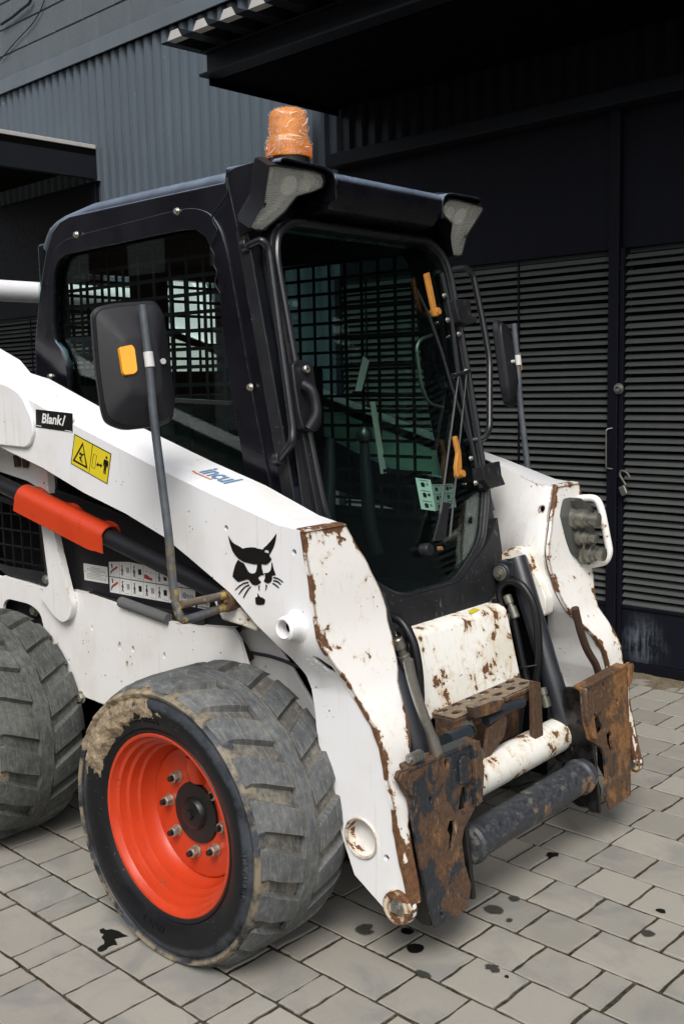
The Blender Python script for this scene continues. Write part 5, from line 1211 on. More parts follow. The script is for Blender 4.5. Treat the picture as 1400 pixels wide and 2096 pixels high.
# curling wire down the cab side
Wc = [(-0.1174,2.024),(-0.1249,1.992),(-0.1147,1.965),(-0.1473,1.936),(-0.186,1.912),(-0.1775,1.887),(-0.1606,1.87),(-0.1839,1.844),(-0.1967,1.828),(-0.1779,1.806),(-0.1873,1.781),(-0.1687,1.758),(-0.1863,1.728),(-0.1599,1.7)]; q = MB(); q.tube(rpath([(x, .398, z) for x, z in Wc], .02, 3), .0022, 6); q.build('lamp_wire', M['hose'], cab)

# ------------------------------------------------------------------ beacon wrapped in film
bx, by = [(0.0092,0.5067)][0]; bz = 2.030
q = MB(); q.lathe([(.056, 0), (.056, .018), (.0005, .018)], (bx, by, bz), (0, 0, 1), 32); be = q.build('beacon', M['plastic'], cab)
PRO = [(.060, .018), (.0605, .052), (.0585, .058), (.0525, .066), (.0515, .074), (.0505, .118), (.0470, .134), (.038, .142), (.0005, .144)]
q = MB(); q.lathe(PRO, (bx, by, bz), (0, 0, 1), 48); q.build('amber_lens', M['amber'], be, smooth=40)
q = MB(); n = 72; mres = 40; vs = []
for j in range(mres + 1):
    f = j / mres * (len(PRO) - 2); i = int(f); t = f - i; r = PRO[i][0] + (PRO[min(i + 1, len(PRO) - 1)][0] - PRO[i][0]) * t; h = PRO[i][1] + (PRO[min(i + 1, len(PRO) - 1)][1] - PRO[i][1]) * t
    for k in range(n):
        a = 2 * math.pi * k / n; p = Vector((math.cos(a), math.sin(a), h * 9)); d = .0022 + .0022 * abs(mn.noise(p * 3)) + .0016 * abs(mn.noise(p * 8))
        vs.append((bx + (r + d) * math.cos(a), by + (r + d) * math.sin(a), bz + h + d * .6))
q.add(vs, [(j * n + k, j * n + (k + 1) % n, (j + 1) * n + (k + 1) % n, (j + 1) * n + k) for j in range(mres) for k in range(n)] + [tuple(mres * n + k for k in range(n))])
q.build('film_wrap', M['film'], be, smooth=60)
rr = random.Random(11); q = MB()
for i in range(46):
    a = rr.uniform(0, 6.28); f = rr.uniform(.05, .9) * (len(PRO) - 2.6); P = []; da, df = rr.uniform(-.35, .35), rr.uniform(-.5, .5)
    for s_ in range(7):
        ff = max(.02, min(len(PRO) - 2.3, f + df * s_ * .3 + rr.uniform(-.05, .05))); ii = int(ff); t = ff - ii
        r = PRO[ii][0] + (PRO[ii + 1][0] - PRO[ii][0]) * t + .0048; h = PRO[ii][1] + (PRO[ii + 1][1] - PRO[ii][1]) * t + .002; aa = a + da * s_ * .4 + rr.uniform(-.03, .03)
        P.append((bx + r * math.cos(aa), by + r * math.sin(aa), bz + h))
    q.tube(P, [.0002, .0006, .0009, .0010, .0009, .0006, .0002], 5)
q.build('film_crease', M['crease'], be, kind='stuff')
q = MB()
for k in range(40):
    a = 2 * math.pi * k / 40; q.tube([(bx + .0606 * math.cos(a), by + .0606 * math.sin(a), bz + .020), (bx + .0606 * math.cos(a), by + .0606 * math.sin(a), bz + .050)], .0013, 5)
q.build('lens_ribbing', M['amber'], be, kind='stuff')
q = MB(); q.lathe([(.018, .02), (.020, .06), (.030, .075), (.030, .118), (.012, .126), (.0005, .126)], (bx, by, bz), (0, 0, 1), 20); q.build('bulb_reflector', M['reflector'], be)

# ------------------------------------------------------------------ mirrors on tall tubes
MY, MT_ = math.radians(-21), math.radians(8)
mN = Vector((math.cos(MY) * math.cos(MT_), math.sin(MY) * math.cos(MT_), math.sin(MT_))); mW = Vector((math.sin(-MY), math.cos(MY), 0)); mH = mN.cross(mW); mC = Vector((-.06, .045, 1.5))
def mpt(p, d): return mC + mN * d + mW * p[0] + mH * p[1]
MO = rpoly([(-0.1192,0.1418),(-0.0668,0.1544),(0.0421,0.1633),(0.0619,0.132),(0.067,0.0345),(0.0718,-0.0937),(0.0576,-0.1384),(0.0289,-0.1494),(-0.0676,-0.1551),(-0.109,-0.1345),(-0.1156,-0.1013),(-0.1209,0.0003)], [.03, .05, .03, .05, .05, .05, .03, .05, .05, .04, .05, .05], 4)
def mirror_set(m):
    mm = (lambda x: x.mirror(CY)) if m else (lambda x: x)
    c = (sum(p[0] for p in MO) / len(MO), sum(p[1] for p in MO) / len(MO)); n = len(MO); sh_ = MB()
    def ring(k, d, ox=0, oy=0): return [mpt((c[0] + ox + (p[0] - c[0]) * k, c[1] + oy + (p[1] - c[1]) * k), d) for p in MO]
    R = [ring(.97, -.022), ring(1, -.018), ring(1, -.002), ring(.955, .004), ring(.945, .004), ring(.93, .010), ring(.50, .033, .010, .0), ring(.42, .036, .010, .0)]
    vs = [v for r in R for v in r]
    sh_.add(vs, [(i * n + j, i * n + (j + 1) % n, (i + 1) * n + (j + 1) % n, (i + 1) * n + j) for i in range(len(R) - 1) for j in range(n)] + [tuple((len(R) - 1) * n + j for j in range(n)), tuple(n - 1 - j for j in range(n))])
    mr = mm(sh_).build('side_mirror', M['plastic'], root, smooth=28)
    gq = MB(); gq.add(ring(.93, -.0225), [tuple(range(n))]); mm(gq).build('mirror_glass', M['chrome'], mr)
    rq = MB(); o = rpoly([(-0.0724,0.0395),(-0.0382,0.0465),(-0.0329,0.0382),(-0.0307,-0.0186),(-0.0386,-0.0256),(-0.0641,-0.0287),(-0.0684,-0.0228)], .006, 3); k = len(o)
    rq.add([mpt(p, .018) for p in o] + [mpt(p, .038) for p in o] + [mpt((p[0] * .94 + .06 * sum(q[0] for q in o) / k, p[1] * .94 + .06 * sum(q[1] for q in o) / k), .042) for p in o], [(j, (j + 1) % k, k + (j + 1) % k, k + j) for j in range(k)] + [(k + j, k + (j + 1) % k, 2 * k + (j + 1) % k, 2 * k + j) for j in range(k)] + [tuple(2 * k + j for j in range(k))])
    mm(rq).build('amber_reflector', M['reflex'], mr)
    py_ = .038; tp = [(-0.0398,1.646),(-0.0339,1.598),(-0.0235,1.507),(-0.0145,1.37),(0.0237,1.083),(0.0285,0.9862)]; tp2 = [(0.0386,0.9142),(0.0583,0.8777)]
    P = [(x, .03, z) for x, z in tp] + [(tp2[0][0], .03, tp2[0][1]), (tp2[1][0], .03, tp2[1][1])]
    e1 = [(0.03,0.8795)][0]; e2 = [(0.0316,0.9106)][0]
    P += [(e1[0], .205, e1[1])]
    tb = MB(); tb.tube(rpath(P, [.05, .05, .05, .05, .05, .05, .06], 5), .0108, 14)
    a = [(0.0572,0.919)][0]; tb.tube([(a[0], .03, a[1]), (e2[0], .205, e2[1])], .0105, 12)
    ps = mm(tb).build('mirror_post', M['post'], mr, smooth=50)
    t = [(-0.0255,1.533),(-0.0206,1.497)]; tq = MB(); tq.tube([(t[0][0], .03, t[0][1]), (t[1][0], .03, t[1][1])], .0120, 16); mm(tq).build('tape_band', M['tape'], mr)
    ck = MB(); b = [(0.0321,0.0054)][0]; ck.cyl(mpt((b[0] + .004, b[1]), .022), mN, .0075, .016, 8); mm(ck).build('clamp_bolt', M['chrome'], mr, smooth=30)
    br = MB(); br.lathe([(.012, 0), (.027, 0), (.029, .004), (.029, .045), (.012, .045)], ((e1[0] + e2[0]) / 2, .195, (e1[1] + e2[1]) / 2), (0, 1, 0), 24, closed=True); bolt(br, ((e1[0] + e2[0]) / 2, .20, (e1[1] + e2[1]) / 2), (0, -1, 0), .012, .012)
    mm(br).build('post_bracket', M['rust_dark'], mr, smooth=40)
    bk = MB(); bk.py([(-0.0477,0.8908),(0.0101,0.9068),(0.0636,0.868),(0.1304,0.8334),(0.1156,0.8211),(0.0618,0.829),(-0.0125,0.8346)], .225, .30); mm(bk).build('bracket_arm', M['white_rusty'], mr, bevel=.004)
mirror_set(False); mirror_set(True)

# ------------------------------------------------------------------ front of the chassis
FS = lambda z: .467 - .2444 * z
q = MB(); q.py([(.185, .752), (.262, .752), (.281, .744), (.288, .735), (FS(.52), .52), (FS(.50) - .02, .50), (.185, .50)], .60, 2 * CY - .60); fs = q.build('chassis_front', M['white_rusty'], root, bevel=.006, smooth=40, label='rust spotted white front plate of the chassis')
q = MB(); q.py([(.08, .76), (.20, .76), (.24, .70), (.24, .52), (.08, .52)], .505, .60); q.py([(.08, .76), (.20, .76), (.24, .70), (.24, .52), (.08, .52)], 2 * CY - .60, 2 * CY - .505); q.build('chassis_cheek', M['white_rusty'], root, bevel=.004)
for y0_ in (.430, 2 * CY - .440):
    q = MB(); q.box(.05, .335, y0_, y0_ + .010, .16, .78); q.build('wheel_guard', M['matte'], root, bevel=.003)
q = MB(); q.py([(.05, .50), (.30, .50), (.33, .46), (.30, .20), (.05, .20)], .55, 2 * CY - .55); q.build('chassis_nose', M['chassis_black'], root, bevel=.01)
q = MB(); q.pz([(0.2472,0.9862),(0.241,1.032),(0.2645,1.024),(0.2719,0.9627)], .752, .7545); q.build('warning_sticker', M['vinyl_yellow'], fs, smooth=0)
# step with slotted tread
S4 = [(0.3192,0.6716),(0.3215,1.109),(0.4171,1.107),(0.3934,0.6743)]
sx0, sx1 = S4[0][0], max(S4[2][0], S4[3][0]); sy0, sy1 = (S4[0][1] + S4[3][1]) / 2, (S4[1][1] + S4[2][1]) / 2
sl = []
n = 6
for i in range(n):
    for r_ in (0, 1):
        y = sy0 + (sy1 - sy0) * (i + .5 + .18 * r_) / (n + .2); x = sx0 + (sx1 - sx0) * (.30 + .40 * r_)
        sl.append([(x + (sx1 - sx0) * .11 * math.cos(a), y + (sy1 - sy0) / n * .30 * math.sin(a)) for a in [2 * math.pi * k / 10 for k in range(10)]])
stp = plate([(sx0, sy0), (sx1, sy0), (sx1, sy1), (sx0, sy1)], sl, lambda p: (p[0], p[1], .535), lambda p: (p[0], p[1], .527)).build('front_step', M['step_rust'], root, bevel=.0015, smooth=0, label='muddy rusty slotted step')
q = MB(); q.box(sx1 - .008, sx1, sy0, sy1, .490, .527); q.box(sx0, sx1 - .008, sy0, sy0 + .007, .415, .527)
for i in range(16): q.box(sx1 - .006, sx1 + .006, sy0 + .25 + .0115 * i, sy0 + .2575 + .0115 * i, .52, .5315)
q.build('step_lip', M['step_rust'], stp, bevel=.002)
q = MB(); q.box(sx0 + .01, sx0 + .03, sy0, sy1, .36, .52); q.build('step_back', M['rust_dark'], stp)
bb = [(1.015,0.5648),(1.06,0.5513),(1.077,0.3766),(1.057,0.3685),(1.032,0.3787),(1.018,0.4006)]; q = MB(); q.px(bb, .44, .455); q.build('step_bracket', M['rust_dark'], stp, bevel=.003)
bb = [(0.8059,0.4744),(0.8924,0.5002),(0.9053,0.4707),(0.8894,0.4285),(0.8076,0.3827),(0.7853,0.395)]; q = MB(); q.px(bb, .425, .437); q.build('step_bracket', M['rust_dark'], stp, bevel=.003)
bb = [(0.7023,0.565),(0.7937,0.5613),(0.8614,0.5502),(0.8612,0.5188),(0.786,0.5212),(0.7136,0.5291)]; q = MB(); q.px(bb, .43, .455); q.build('step_centre_bracket', M['step_rust'], stp, bevel=.004)
hs_ = [(0.6012,0.4976),(0.6997,0.4949),(0.7233,0.494),(0.8011,0.4955),(0.9029,0.5062),(0.9962,0.5001)]; q = MB(); q.tube([(.44, y, z) for y, z in hs_[:2]], .020, 14); hz = q.build('hydraulic_hose', M['hose_blue'], root); q = MB(); q.tube(rpath([(.43, y, z) for y, z in hs_[3:]], .03, 3), .014, 12); q.build('hydraulic_hose', M['hose_blue'], root)
q = MB(); q.lathe([(.021, 0), (.023, .004), (.023, .03), (.018, .034), (.018, .05), (.022, .052), (.022, .075), (.0005, .075)], (.44, hs_[1][0], hs_[1][1]), (-.02, hs_[2][0] - hs_[1][0], hs_[2][1] - hs_[1][1]), 8); q.build('hose_fitting', M['ferrule'], hz, smooth=30)
c = [(0.6501,0.4577)][0]; q = MB(); q.cyl((.50, c[0] - .02, c[1]), (0, 1, 0), .022, .03, 18); q.build('grease_pin', M['ferrule'], root, bevel=.003)

# ------------------------------------------------------------------ tilt cylinders with hoses
TY = 1.23
def tilt(m):
    mm = (lambda x: x) if not m else (lambda x: x.mirror(CY))
    pin = [(0.2346,0.8385)][0]; t0, t1, ey, rod = [(0.2647,0.8874),(0.444,0.3697),(0.4477,0.2978),(0.4475,0.3358)]
    q = MB(); ax = Vector((t1[0] - t0[0], 0, t1[1] - t0[1])).normalized(); L = (Vector((t1[0], 0, t1[1])) - Vector((t0[0], 0, t0[1]))).length
    q.lathe([(.0005, 0), (.030, 0), (.033, .006), (.033, L * .70), (.0345, L * .71), (.0345, L - .004), (.031, L), (.0005, L)], (t0[0], TY, t0[1]), ax, 32); tc = mm(q).build('tilt_cylinder', M['barrel'], root, smooth=40)
    q = MB(); q.lathe([(.012, 0), (.030, 0), (.032, .004), (.032, .05), (.012, .05)], (pin[0], TY - .045, pin[1]), (0, 1, 0), 24, closed=True); q.obox(Matrix.Translation(((pin[0] + t0[0]) / 2, TY - .015, (pin[1] + t0[1]) / 2 - .01)), .05, .045, .05); mm(q).build('cylinder_eye', M['barrel'], tc, bevel=.004, smooth=40)
    q = MB(); q.cyl((pin[0], TY - .050, pin[1]), (0, 1, 0), .024, .02, 20); bolt(q, (pin[0], TY - .050, pin[1]), (0, -1, 0), .0105, .014); mm(q).build('cylinder_pin', M['ferrule'], tc, bevel=.001, smooth=30)
    q = MB(); u = ax.cross(Vector((0, 1, 0)))
    for a in (-.9, -.2, .5): bolt(q, Vector((t1[0], TY, t1[1])) + (u * math.sin(a) + Vector((0, -1, 0)) * math.cos(a)) * .021, ax, .006, .014, washer=False)
    mm(q).build('gland_bolts', M['chrome'], tc, smooth=30)
    q = MB(); q.tube([(t1[0], TY, t1[1]), (ey[0], TY, ey[1])], .016, 16); mm(q).build('piston_rod', M['steel'], tc)
    q = MB(); q.lathe([(.014, 0), (.037, .0), (.040, .004), (.040, .062), (.014, .062)], (ey[0], TY - .032, ey[1]), (0, 1, 0), 28, closed=True); q.cyl((ey[0], TY - .026, ey[1]), (0, 1, 0), .016, .05, 16); mm(q).build('rod_eye', M['oily'], tc, smooth=40)
    for pts, r_ in (([(0.2613,0.7102),(0.2398,0.7513),(0.2364,0.7933),(0.2688,0.8203),(0.3183,0.8165),(0.36,0.7661),(0.3772,0.6871),(0.3807,0.5875),(0.3704,0.5082)], .0125), ([(0.2881,0.7069),(0.3058,0.6341),(0.3269,0.5431),(0.341,0.4982)], .011), ([(0.2242,0.7553),(0.242,0.6545),(0.2816,0.5651),(0.3137,0.5069)], .012)):
        q = MB(); q.tube(rpath([(x, TY - .055, z) for x, z in pts], .05, 4), r_, 12); mm(q).build('hydraulic_hose', M['hose'], tc)
    for pts in ([(0.2659,0.7747),(0.2837,0.7425),(0.2996,0.704)], [(0.3922,0.4972),(0.4008,0.4739),(0.4112,0.4385)]):
        a, b, c_ = pts; D = (c_[0] - a[0], 0, c_[1] - a[1]); Ln = Vector(D).length
        q = MB(); q.lathe([(.010, 0), (.011, Ln * .02), (.014, Ln * .05), (.014, Ln * .35), (.010, Ln * .38), (.010, Ln * .5), (.0145, Ln * .52), (.0145, Ln * .95), (.012, Ln)], (a[0], TY - .058, a[1]), D, 14); mm(q).build('hose_fitting', M['ferrule'], tc, smooth=30)
    a, b = [(0.321,0.5508),(0.3871,0.5711)]; q = MB(); q.tube([(a[0], TY - .075, a[1]), (b[0], TY - .075, b[1])], .0035, 6); mm(q).build('cable_tie', M['satin'], tc)
    # mount bracket on the inner face of the arm
    mk = [(0.1883,0.8424),(0.1922,0.8878),(0.2291,0.9119),(0.269,0.9074),(0.3012,0.882),(0.3118,0.8469),(0.3366,0.8102),(0.3578,0.7576),(0.3544,0.7052),(0.3333,0.693),(0.3155,0.7367),(0.2869,0.7968),(0.2653,0.8501),(0.2326,0.866),(0.2105,0.835)]
    q = MB(); q.py(rpoly(mk, .008, 2), 1.255, 1.31); mm(q).build('cylinder_mount', M['white_rusty'], root, bevel=.006, smooth=40)
    ob = [(1.152,0.1458)][0]; q = MB(); q.lathe([(.0005, 0), (.05, 0), (.056, .006), (.056, .03), (.0005, .03)], (.50, 2 * CY - .52, .175), (0, 1, 0), 28); mm(q).build('pivot_housing', M['oily'], root, smooth=40)
tilt(False); tilt(True)
for pts in ([(0.5453,0.7956),(0.5612,0.759),(0.5749,0.7089),(0.5804,0.6737)], [(0.575,0.7979),(0.6018,0.7522),(0.6116,0.7025),(0.6192,0.6529)]):
    q = MB(); q.tube([(.33, y, z) for y, z in pts], .012, 10); q.build('hydraulic_hose', M['hose'], root)
a = [(0.4939,0.7867),(0.5132,0.7304)]; q = MB(); q.lathe([(.012, 0), (.015, .004), (.015, .03), (.0115, .033), (.0115, .05), (.016, .052), (.016, .085), (.012, .09)], (.36, a[0][0], a[0][1]), (.01, a[1][0] - a[0][0], a[1][1] - a[0][1]), 14); q.build('hose_fitting', M['ferrule'], root, smooth=30)

# ------------------------------------------------------------------ decals on the near arm
DY = .1985
def decal(name, polys, mats, parent=None, y=None, step=.0004, label=None, holes=None):
    # polys: list of (points, material index, layer)
    mb = MB(); y0 = DY if y is None else y
    for i, (p, mi, ly) in enumerate(polys):
        h = holes.get(i) if holes else None
        if h:
            t = py_plate(p, h, y0 - ly * step, y0 + .001); mb.add(t.v, t.f, mi)
        else: mb.py(p, y0 - ly * step, y0 + .001, mi)
    return mb.build(name, mats, parent or near_arm, smooth=0, label=label)
HEAD = [(0.0525,1.068),(0.0559,1.063),(0.0646,1.054),(0.0733,1.049),(0.0875,1.045),(0.1051,1.039),(0.1141,1.042),(0.1319,1.045),(0.1476,1.046),(0.1579,1.044),(0.1769,1.043),(0.1805,1.048),(0.1911,1.055),(0.2052,1.067),(0.2157,1.077),(0.2253,1.087),(0.2231,1.075),(0.2193,1.062),(0.2128,1.05),(0.2039,1.038),(0.1985,1.032),(0.1992,1.028),(0.2058,1.022),(0.2013,1.016),(0.1907,1.008),(0.1855,1.006),(0.1718,1.006),(0.1578,1.004),(0.1421,1.003),(0.1246,1.004),(0.1035,1.006),(0.0877,1.012),(0.0755,1.02),(0.0652,1.032),(0.0579,1.048),(0.054,1.061)]
HH = [(0.1841,1.044),(0.1957,1.043),(0.1979,1.04),(0.1961,1.034),(0.1928,1.036),(0.1817,1.037)]
FL = [(0.0857,1.009),(0.0945,1.005),(0.1068,1.001),(0.1118,0.9948),(0.1185,0.9855),(0.1253,0.98),(0.134,0.9784),(0.1446,0.9807),(0.15,0.985),(0.1531,0.994),(0.1553,1.004),(0.1692,1.006),(0.1705,0.9958),(0.1735,0.9862),(0.1778,0.979),(0.174,0.9789),(0.1671,0.9775),(0.1582,0.9723),(0.1563,0.9696),(0.1612,0.9639),(0.1663,0.9608),(0.1609,0.9552),(0.152,0.9511),(0.1432,0.9495),(0.1345,0.951),(0.1277,0.9565),(0.1226,0.9616),(0.1155,0.9615),(0.1029,0.9576),(0.0847,0.9512),(0.0741,0.9563),(0.0635,0.9628),(0.0658,0.9725),(0.0721,0.9883),(0.078,0.999)]
FR = [(0.1791,0.9849),(0.188,0.9853),(0.1967,0.9892),(0.202,0.9941),(0.2049,1.003),(0.206,1.015),(0.2086,1.009),(0.2123,0.9963),(0.2185,0.9836),(0.2082,0.9813),(0.2056,0.9785),(0.2053,0.9712),(0.2016,0.9646),(0.192,0.9599),(0.1852,0.9604),(0.1768,0.9638),(0.1815,0.9723),(0.1817,0.9785)]
WK = [[(0.1206,0.9563),(0.1044,0.9525),(0.0879,0.9436),(0.0696,0.9291),(0.0723,0.9289),(0.0895,0.9407),(0.1043,0.9487),(0.1208,0.9528)], [(0.123,0.9498),(0.1076,0.9435),(0.0946,0.9332),(0.0827,0.9197),(0.086,0.9196),(0.0981,0.9316),(0.111,0.9417),(0.124,0.9464)], [(0.1277,0.945),(0.1176,0.9371),(0.1063,0.9243),(0.0996,0.9121),(0.1029,0.9123),(0.1124,0.9257),(0.1218,0.9361),(0.1301,0.9436)],
      [(0.2103,0.9781),(0.2233,0.9777),(0.2348,0.974),(0.2433,0.969),(0.2416,0.9676),(0.2331,0.9717),(0.2231,0.9744),(0.2102,0.9749)], [(0.21,0.9702),(0.2213,0.9702),(0.2295,0.9675),(0.2363,0.9619),(0.2343,0.9607),(0.2269,0.9645),(0.2194,0.9669),(0.2098,0.967)], [(0.2075,0.9628),(0.2158,0.9611),(0.2233,0.9575),(0.2293,0.9531),(0.2264,0.952),(0.219,0.9558),(0.214,0.9583),(0.2062,0.96)],
      [(0.1568,0.9498),(0.1614,0.9512),(0.16,0.944),(0.1593,0.9369),(0.1573,0.9409)], [(0.1826,0.956),(0.1877,0.9545),(0.1857,0.9469),(0.1805,0.9399),(0.1829,0.9478)]]
CHIN = [(0.1537,0.9306),(0.1552,0.9273),(0.1585,0.9233),(0.1637,0.9214),(0.1697,0.9216),(0.1714,0.9199),(0.1778,0.9176),(0.1783,0.9114),(0.175,0.9048),(0.1654,0.9022),(0.1514,0.9007),(0.1454,0.9024),(0.144,0.9097),(0.1444,0.9185),(0.1524,0.9213)]
decal('emblem', [(HEAD, 0, 1), (FL, 0, 1), (FR, 0, 1)] + [(w, 0, 1) for w in WK] + [(CHIN, 0, 1)], [M['vinyl_black']], label='black wildcat head emblem', holes={0: [HH]})
BQ = [(-0.7859,1.389),(-0.5983,1.377),(-0.6022,1.322),(-0.7914,1.335)]
tx = [(-0.759,1.349),(-0.6533,1.343),(-0.7504,1.378)]; ux = ((tx[1][0] - tx[0][0]), (tx[1][1] - tx[0][1])); vy = (tx[2][0] - tx[0][0], tx[2][1] - tx[0][1])
def onplane(txt, org, ux, vy, width, y0, y1, offset=.03, mi=0, mb=None, spacing=1.0):
    vs, fs = text_mesh(txt, 1, 0, offset, 'LEFT', 0, spacing); mx = max(v[0] for v in vs); my = .73; out = []
    for x, y, z in vs: out.append((org[0] + ux[0] * x / mx * width + vy[0] * y / my, y0, org[1] + ux[1] * x / mx * width + vy[1] * y / my))
    k = len(out); bx_ = [(a, y1, c) for a, _, c in out]
    mb.add(out, fs, mi)
mb = MB(); mb.py(BQ, DY, .2005, 0); onplane('Blank', tx[0], ux, vy, 1.0, DY - .0006, .2, .028, 1, mb, 1.0)
for p in ([(-0.637,1.371),(-0.6309,1.37),(-0.6474,1.34),(-0.6533,1.34)], [(-0.7869,1.341),(-0.7609,1.339),(-0.7611,1.337),(-0.7871,1.339)], [(-0.6386,1.328),(-0.6044,1.325),(-0.6045,1.323),(-0.6388,1.326)]): mb.py(p, DY - .0006, DY, 1)
mb.build('name_sticker', [M['vinyl_black'], M['vinyl_white']], near_arm, smooth=0, label='black sticker lettered Blank/')
def yp7(*a): return a
YQ = [(-0.5919,1.317),(-0.4202,1.264),(-0.4462,1.177),(-0.6184,1.23)]
pol_ = [(YQ, 0, 0)]
def frame(a, b): pass
TRI = [(-0.5527,1.294),(-0.5356,1.217),(-0.6082,1.238)]; TRH = [(-0.5542,1.284),(-0.5441,1.225),(-0.5972,1.241)]
RC = [(-0.5041,1.262),(-0.4879,1.257),(-0.5009,1.218),(-0.5168,1.222)]; RCH = [(-0.5027,1.26),(-0.4898,1.257),(-0.5023,1.219),(-0.515,1.223)]
BR = [(-0.5919,1.317),(-0.4202,1.264),(-0.4462,1.177),(-0.6184,1.23)]; BRH = [(-0.5899,1.314),(-0.4229,1.262),(-0.4478,1.179),(-0.6155,1.231)]
pol_ += [(TRI, 1, 1), (RC, 1, 1), (BR, 1, 1), ([(-0.5067,1.288),(-0.5046,1.287),(-0.5288,1.207),(-0.5309,1.207)], 1, 1), ([(-0.574,1.263),(-0.5621,1.264),(-0.562,1.259),(-0.552,1.261),(-0.5505,1.256),(-0.5606,1.254),(-0.5622,1.25),(-0.5646,1.243),(-0.5575,1.233),(-0.5612,1.233),(-0.5692,1.24),(-0.5741,1.241),(-0.5688,1.245),(-0.5755,1.247),(-0.5752,1.25),(-0.567,1.251),(-0.5648,1.255),(-0.5726,1.258)], 1, 1),
         ([(-0.493,1.23),(-0.4823,1.239),(-0.4839,1.234),(-0.4735,1.231),(-0.4702,1.235),(-0.4648,1.228),(-0.4748,1.222),(-0.4739,1.226),(-0.4837,1.229),(-0.4877,1.225)], 1, 1), (circ([(-0.4428,1.252)][0], .0042, 12, .0042), 1, 1),
         ([(-0.4543,1.248),(-0.4353,1.243),(-0.4354,1.234),(-0.4405,1.222),(-0.4434,1.223),(-0.4415,1.232),(-0.4463,1.223),(-0.4514,1.204),(-0.4567,1.205),(-0.453,1.221),(-0.4595,1.206),(-0.4624,1.207),(-0.4565,1.228),(-0.4545,1.238),(-0.4589,1.228),(-0.4611,1.229),(-0.4571,1.242)], 1, 1)]
decal('warning_decal', pol_, [M['vinyl_yellow'], M['vinyl_black']], label='yellow warning decal with triangle and figure', holes={1: [TRH], 2: [RCH], 3: [BRH]})
# scuffed stamp mark below the stub tube
decal('stamp_mark', [([(0.307,0.7872),(0.3279,0.7857),(0.3277,0.782),(0.3068,0.7835)], 0, 1), ([(0.3212,0.7786),(0.3403,0.7744),(0.3369,0.7702),(0.3178,0.7744)], 0, 1), ([(0.3295,0.7872),(0.3359,0.7858),(0.3464,0.7682),(0.3401,0.7683)], 0, 1), ([(0.3406,0.7841),(0.3626,0.7781),(0.3609,0.7742),(0.3404,0.7793)], 0, 1), ([(0.3337,0.7685),(0.359,0.7643),(0.3573,0.7616),(0.3336,0.7648)], 0, 1)], [M['vinyl_grey']], y=.2045)
# torn sticker on the top of the arm, letters half worn away
mb = MB()
def topz(x):
    for (x0, z0), (x1, z1) in zip(TOP_O[:-1], TOP_O[1:]):
        if x0 <= x <= x1: return z0 + (z1 - z0) * (x - x0) / (x1 - x0)
    return 1.1
def on_top(px_pts):
    # sits on the sloping top plate: y from .226 to .347 rises .010
    return px_pts
TXR = [(-0.1188,1.236),(-0.0152,1.196)]
vs_, fs_ = text_mesh('incul', 1, 0, .03, 'LEFT', 0, 1.0); mx_ = max(v[0] for v in vs_)
pts_ = [(TXR[0][0] + v[0] / mx_ * (TXR[1][0] - TXR[0][0]), .258 + v[1] * .092) for v in vs_]
mb.add([(a, b, topz(a) + .016 + .010 * (b - .226) / .121 + .0012) for a, b in pts_], fs_, 0)
xa_, xb_ = TXR[0][0] - .012, TXR[0][0] + .62 * (TXR[1][0] - TXR[0][0]); P4 = [(xa_, .243), (xb_ - .06, .239), (xb_, .243), (xb_, .250), (xb_ - .06, .247), (xa_, .251)]
mb.add([(a, b, topz(a) + .016 + .010 * (b - .226) / .121 + .0013) for a, b in P4], [(0, 1, 4, 5), (1, 2, 3, 4)], 1)
mb.build('torn_sticker', [M['vinyl_blue'], M['vinyl_orange']], near_arm, smooth=0, label='faded blue and orange torn sticker')
# pictogram sheet and plates on the black side panel
SY = .3248
PS = [(-0.6311,0.9158),(-0.5786,0.9209),(-0.5289,0.9251),(-0.4569,0.9226),(-0.3952,0.9131),(-0.3402,0.9023),(-0.2864,0.8901),(-0.2305,0.8785),(-0.2338,0.8229),(-0.3253,0.8226),(-0.6315,0.8205)]
cols_t = [(-0.6311,0.9158),(-0.5781,0.9203),(-0.5219,0.9244),(-0.4622,0.9234),(-0.4034,0.9139),(-0.3461,0.9033),(-0.2903,0.8913),(-0.2314,0.8791)]; cols_m = [(-0.6313,0.8718),(-0.5797,0.872),(-0.5226,0.8723),(-0.4648,0.8728),(-0.4052,0.8733),(-0.347,0.8742),(-0.2903,0.8747),(-0.233,0.876)]; cols_b = [(-0.6315,0.8205),(-0.5815,0.8204),(-0.5243,0.8206),(-0.4664,0.8211),(-0.4077,0.8218),(-0.3494,0.8226),(-0.2916,0.8228),(-0.2348,0.8228)]
pl_ = [(PS, 0, 0)]
def lerp2(a, b, t): return (a[0] + (b[0] - a[0]) * t, a[1] + (b[1] - a[1]) * t)
def cellmap(r_, i):
    T0, T1 = (cols_t[i], cols_t[i + 1]) if r_ == 0 else (cols_m[i], cols_m[i + 1]); B0_, B1_ = (cols_m[i], cols_m[i + 1]) if r_ == 0 else (cols_b[i], cols_b[i + 1])
    return lambda u, v: lerp2(lerp2(T0, T1, u), lerp2(B0_, B1_, u), v)
def strip(f, u0, v0, u1, v1, w):
    du, dv = u1 - u0, v1 - v0; L = math.hypot(du, dv); a, b = -dv / L * w, du / L * w
    return [f(u0 + a, v0 + b), f(u1 + a, v1 + b), f(u1 - a, v1 - b), f(u0 - a, v0 - b)]
for k in range(7):
    pl_.append(([cols_m[k], cols_m[k + 1], (cols_m[k + 1][0], cols_m[k + 1][1] - .0022), (cols_m[k][0], cols_m[k][1] - .0022)], 1, 1))
    if k: pl_.append(([cols_t[k], (cols_t[k][0] + .0012, cols_t[k][1]), (cols_b[k][0] + .0012, cols_b[k][1]), cols_b[k]], 3, 1))
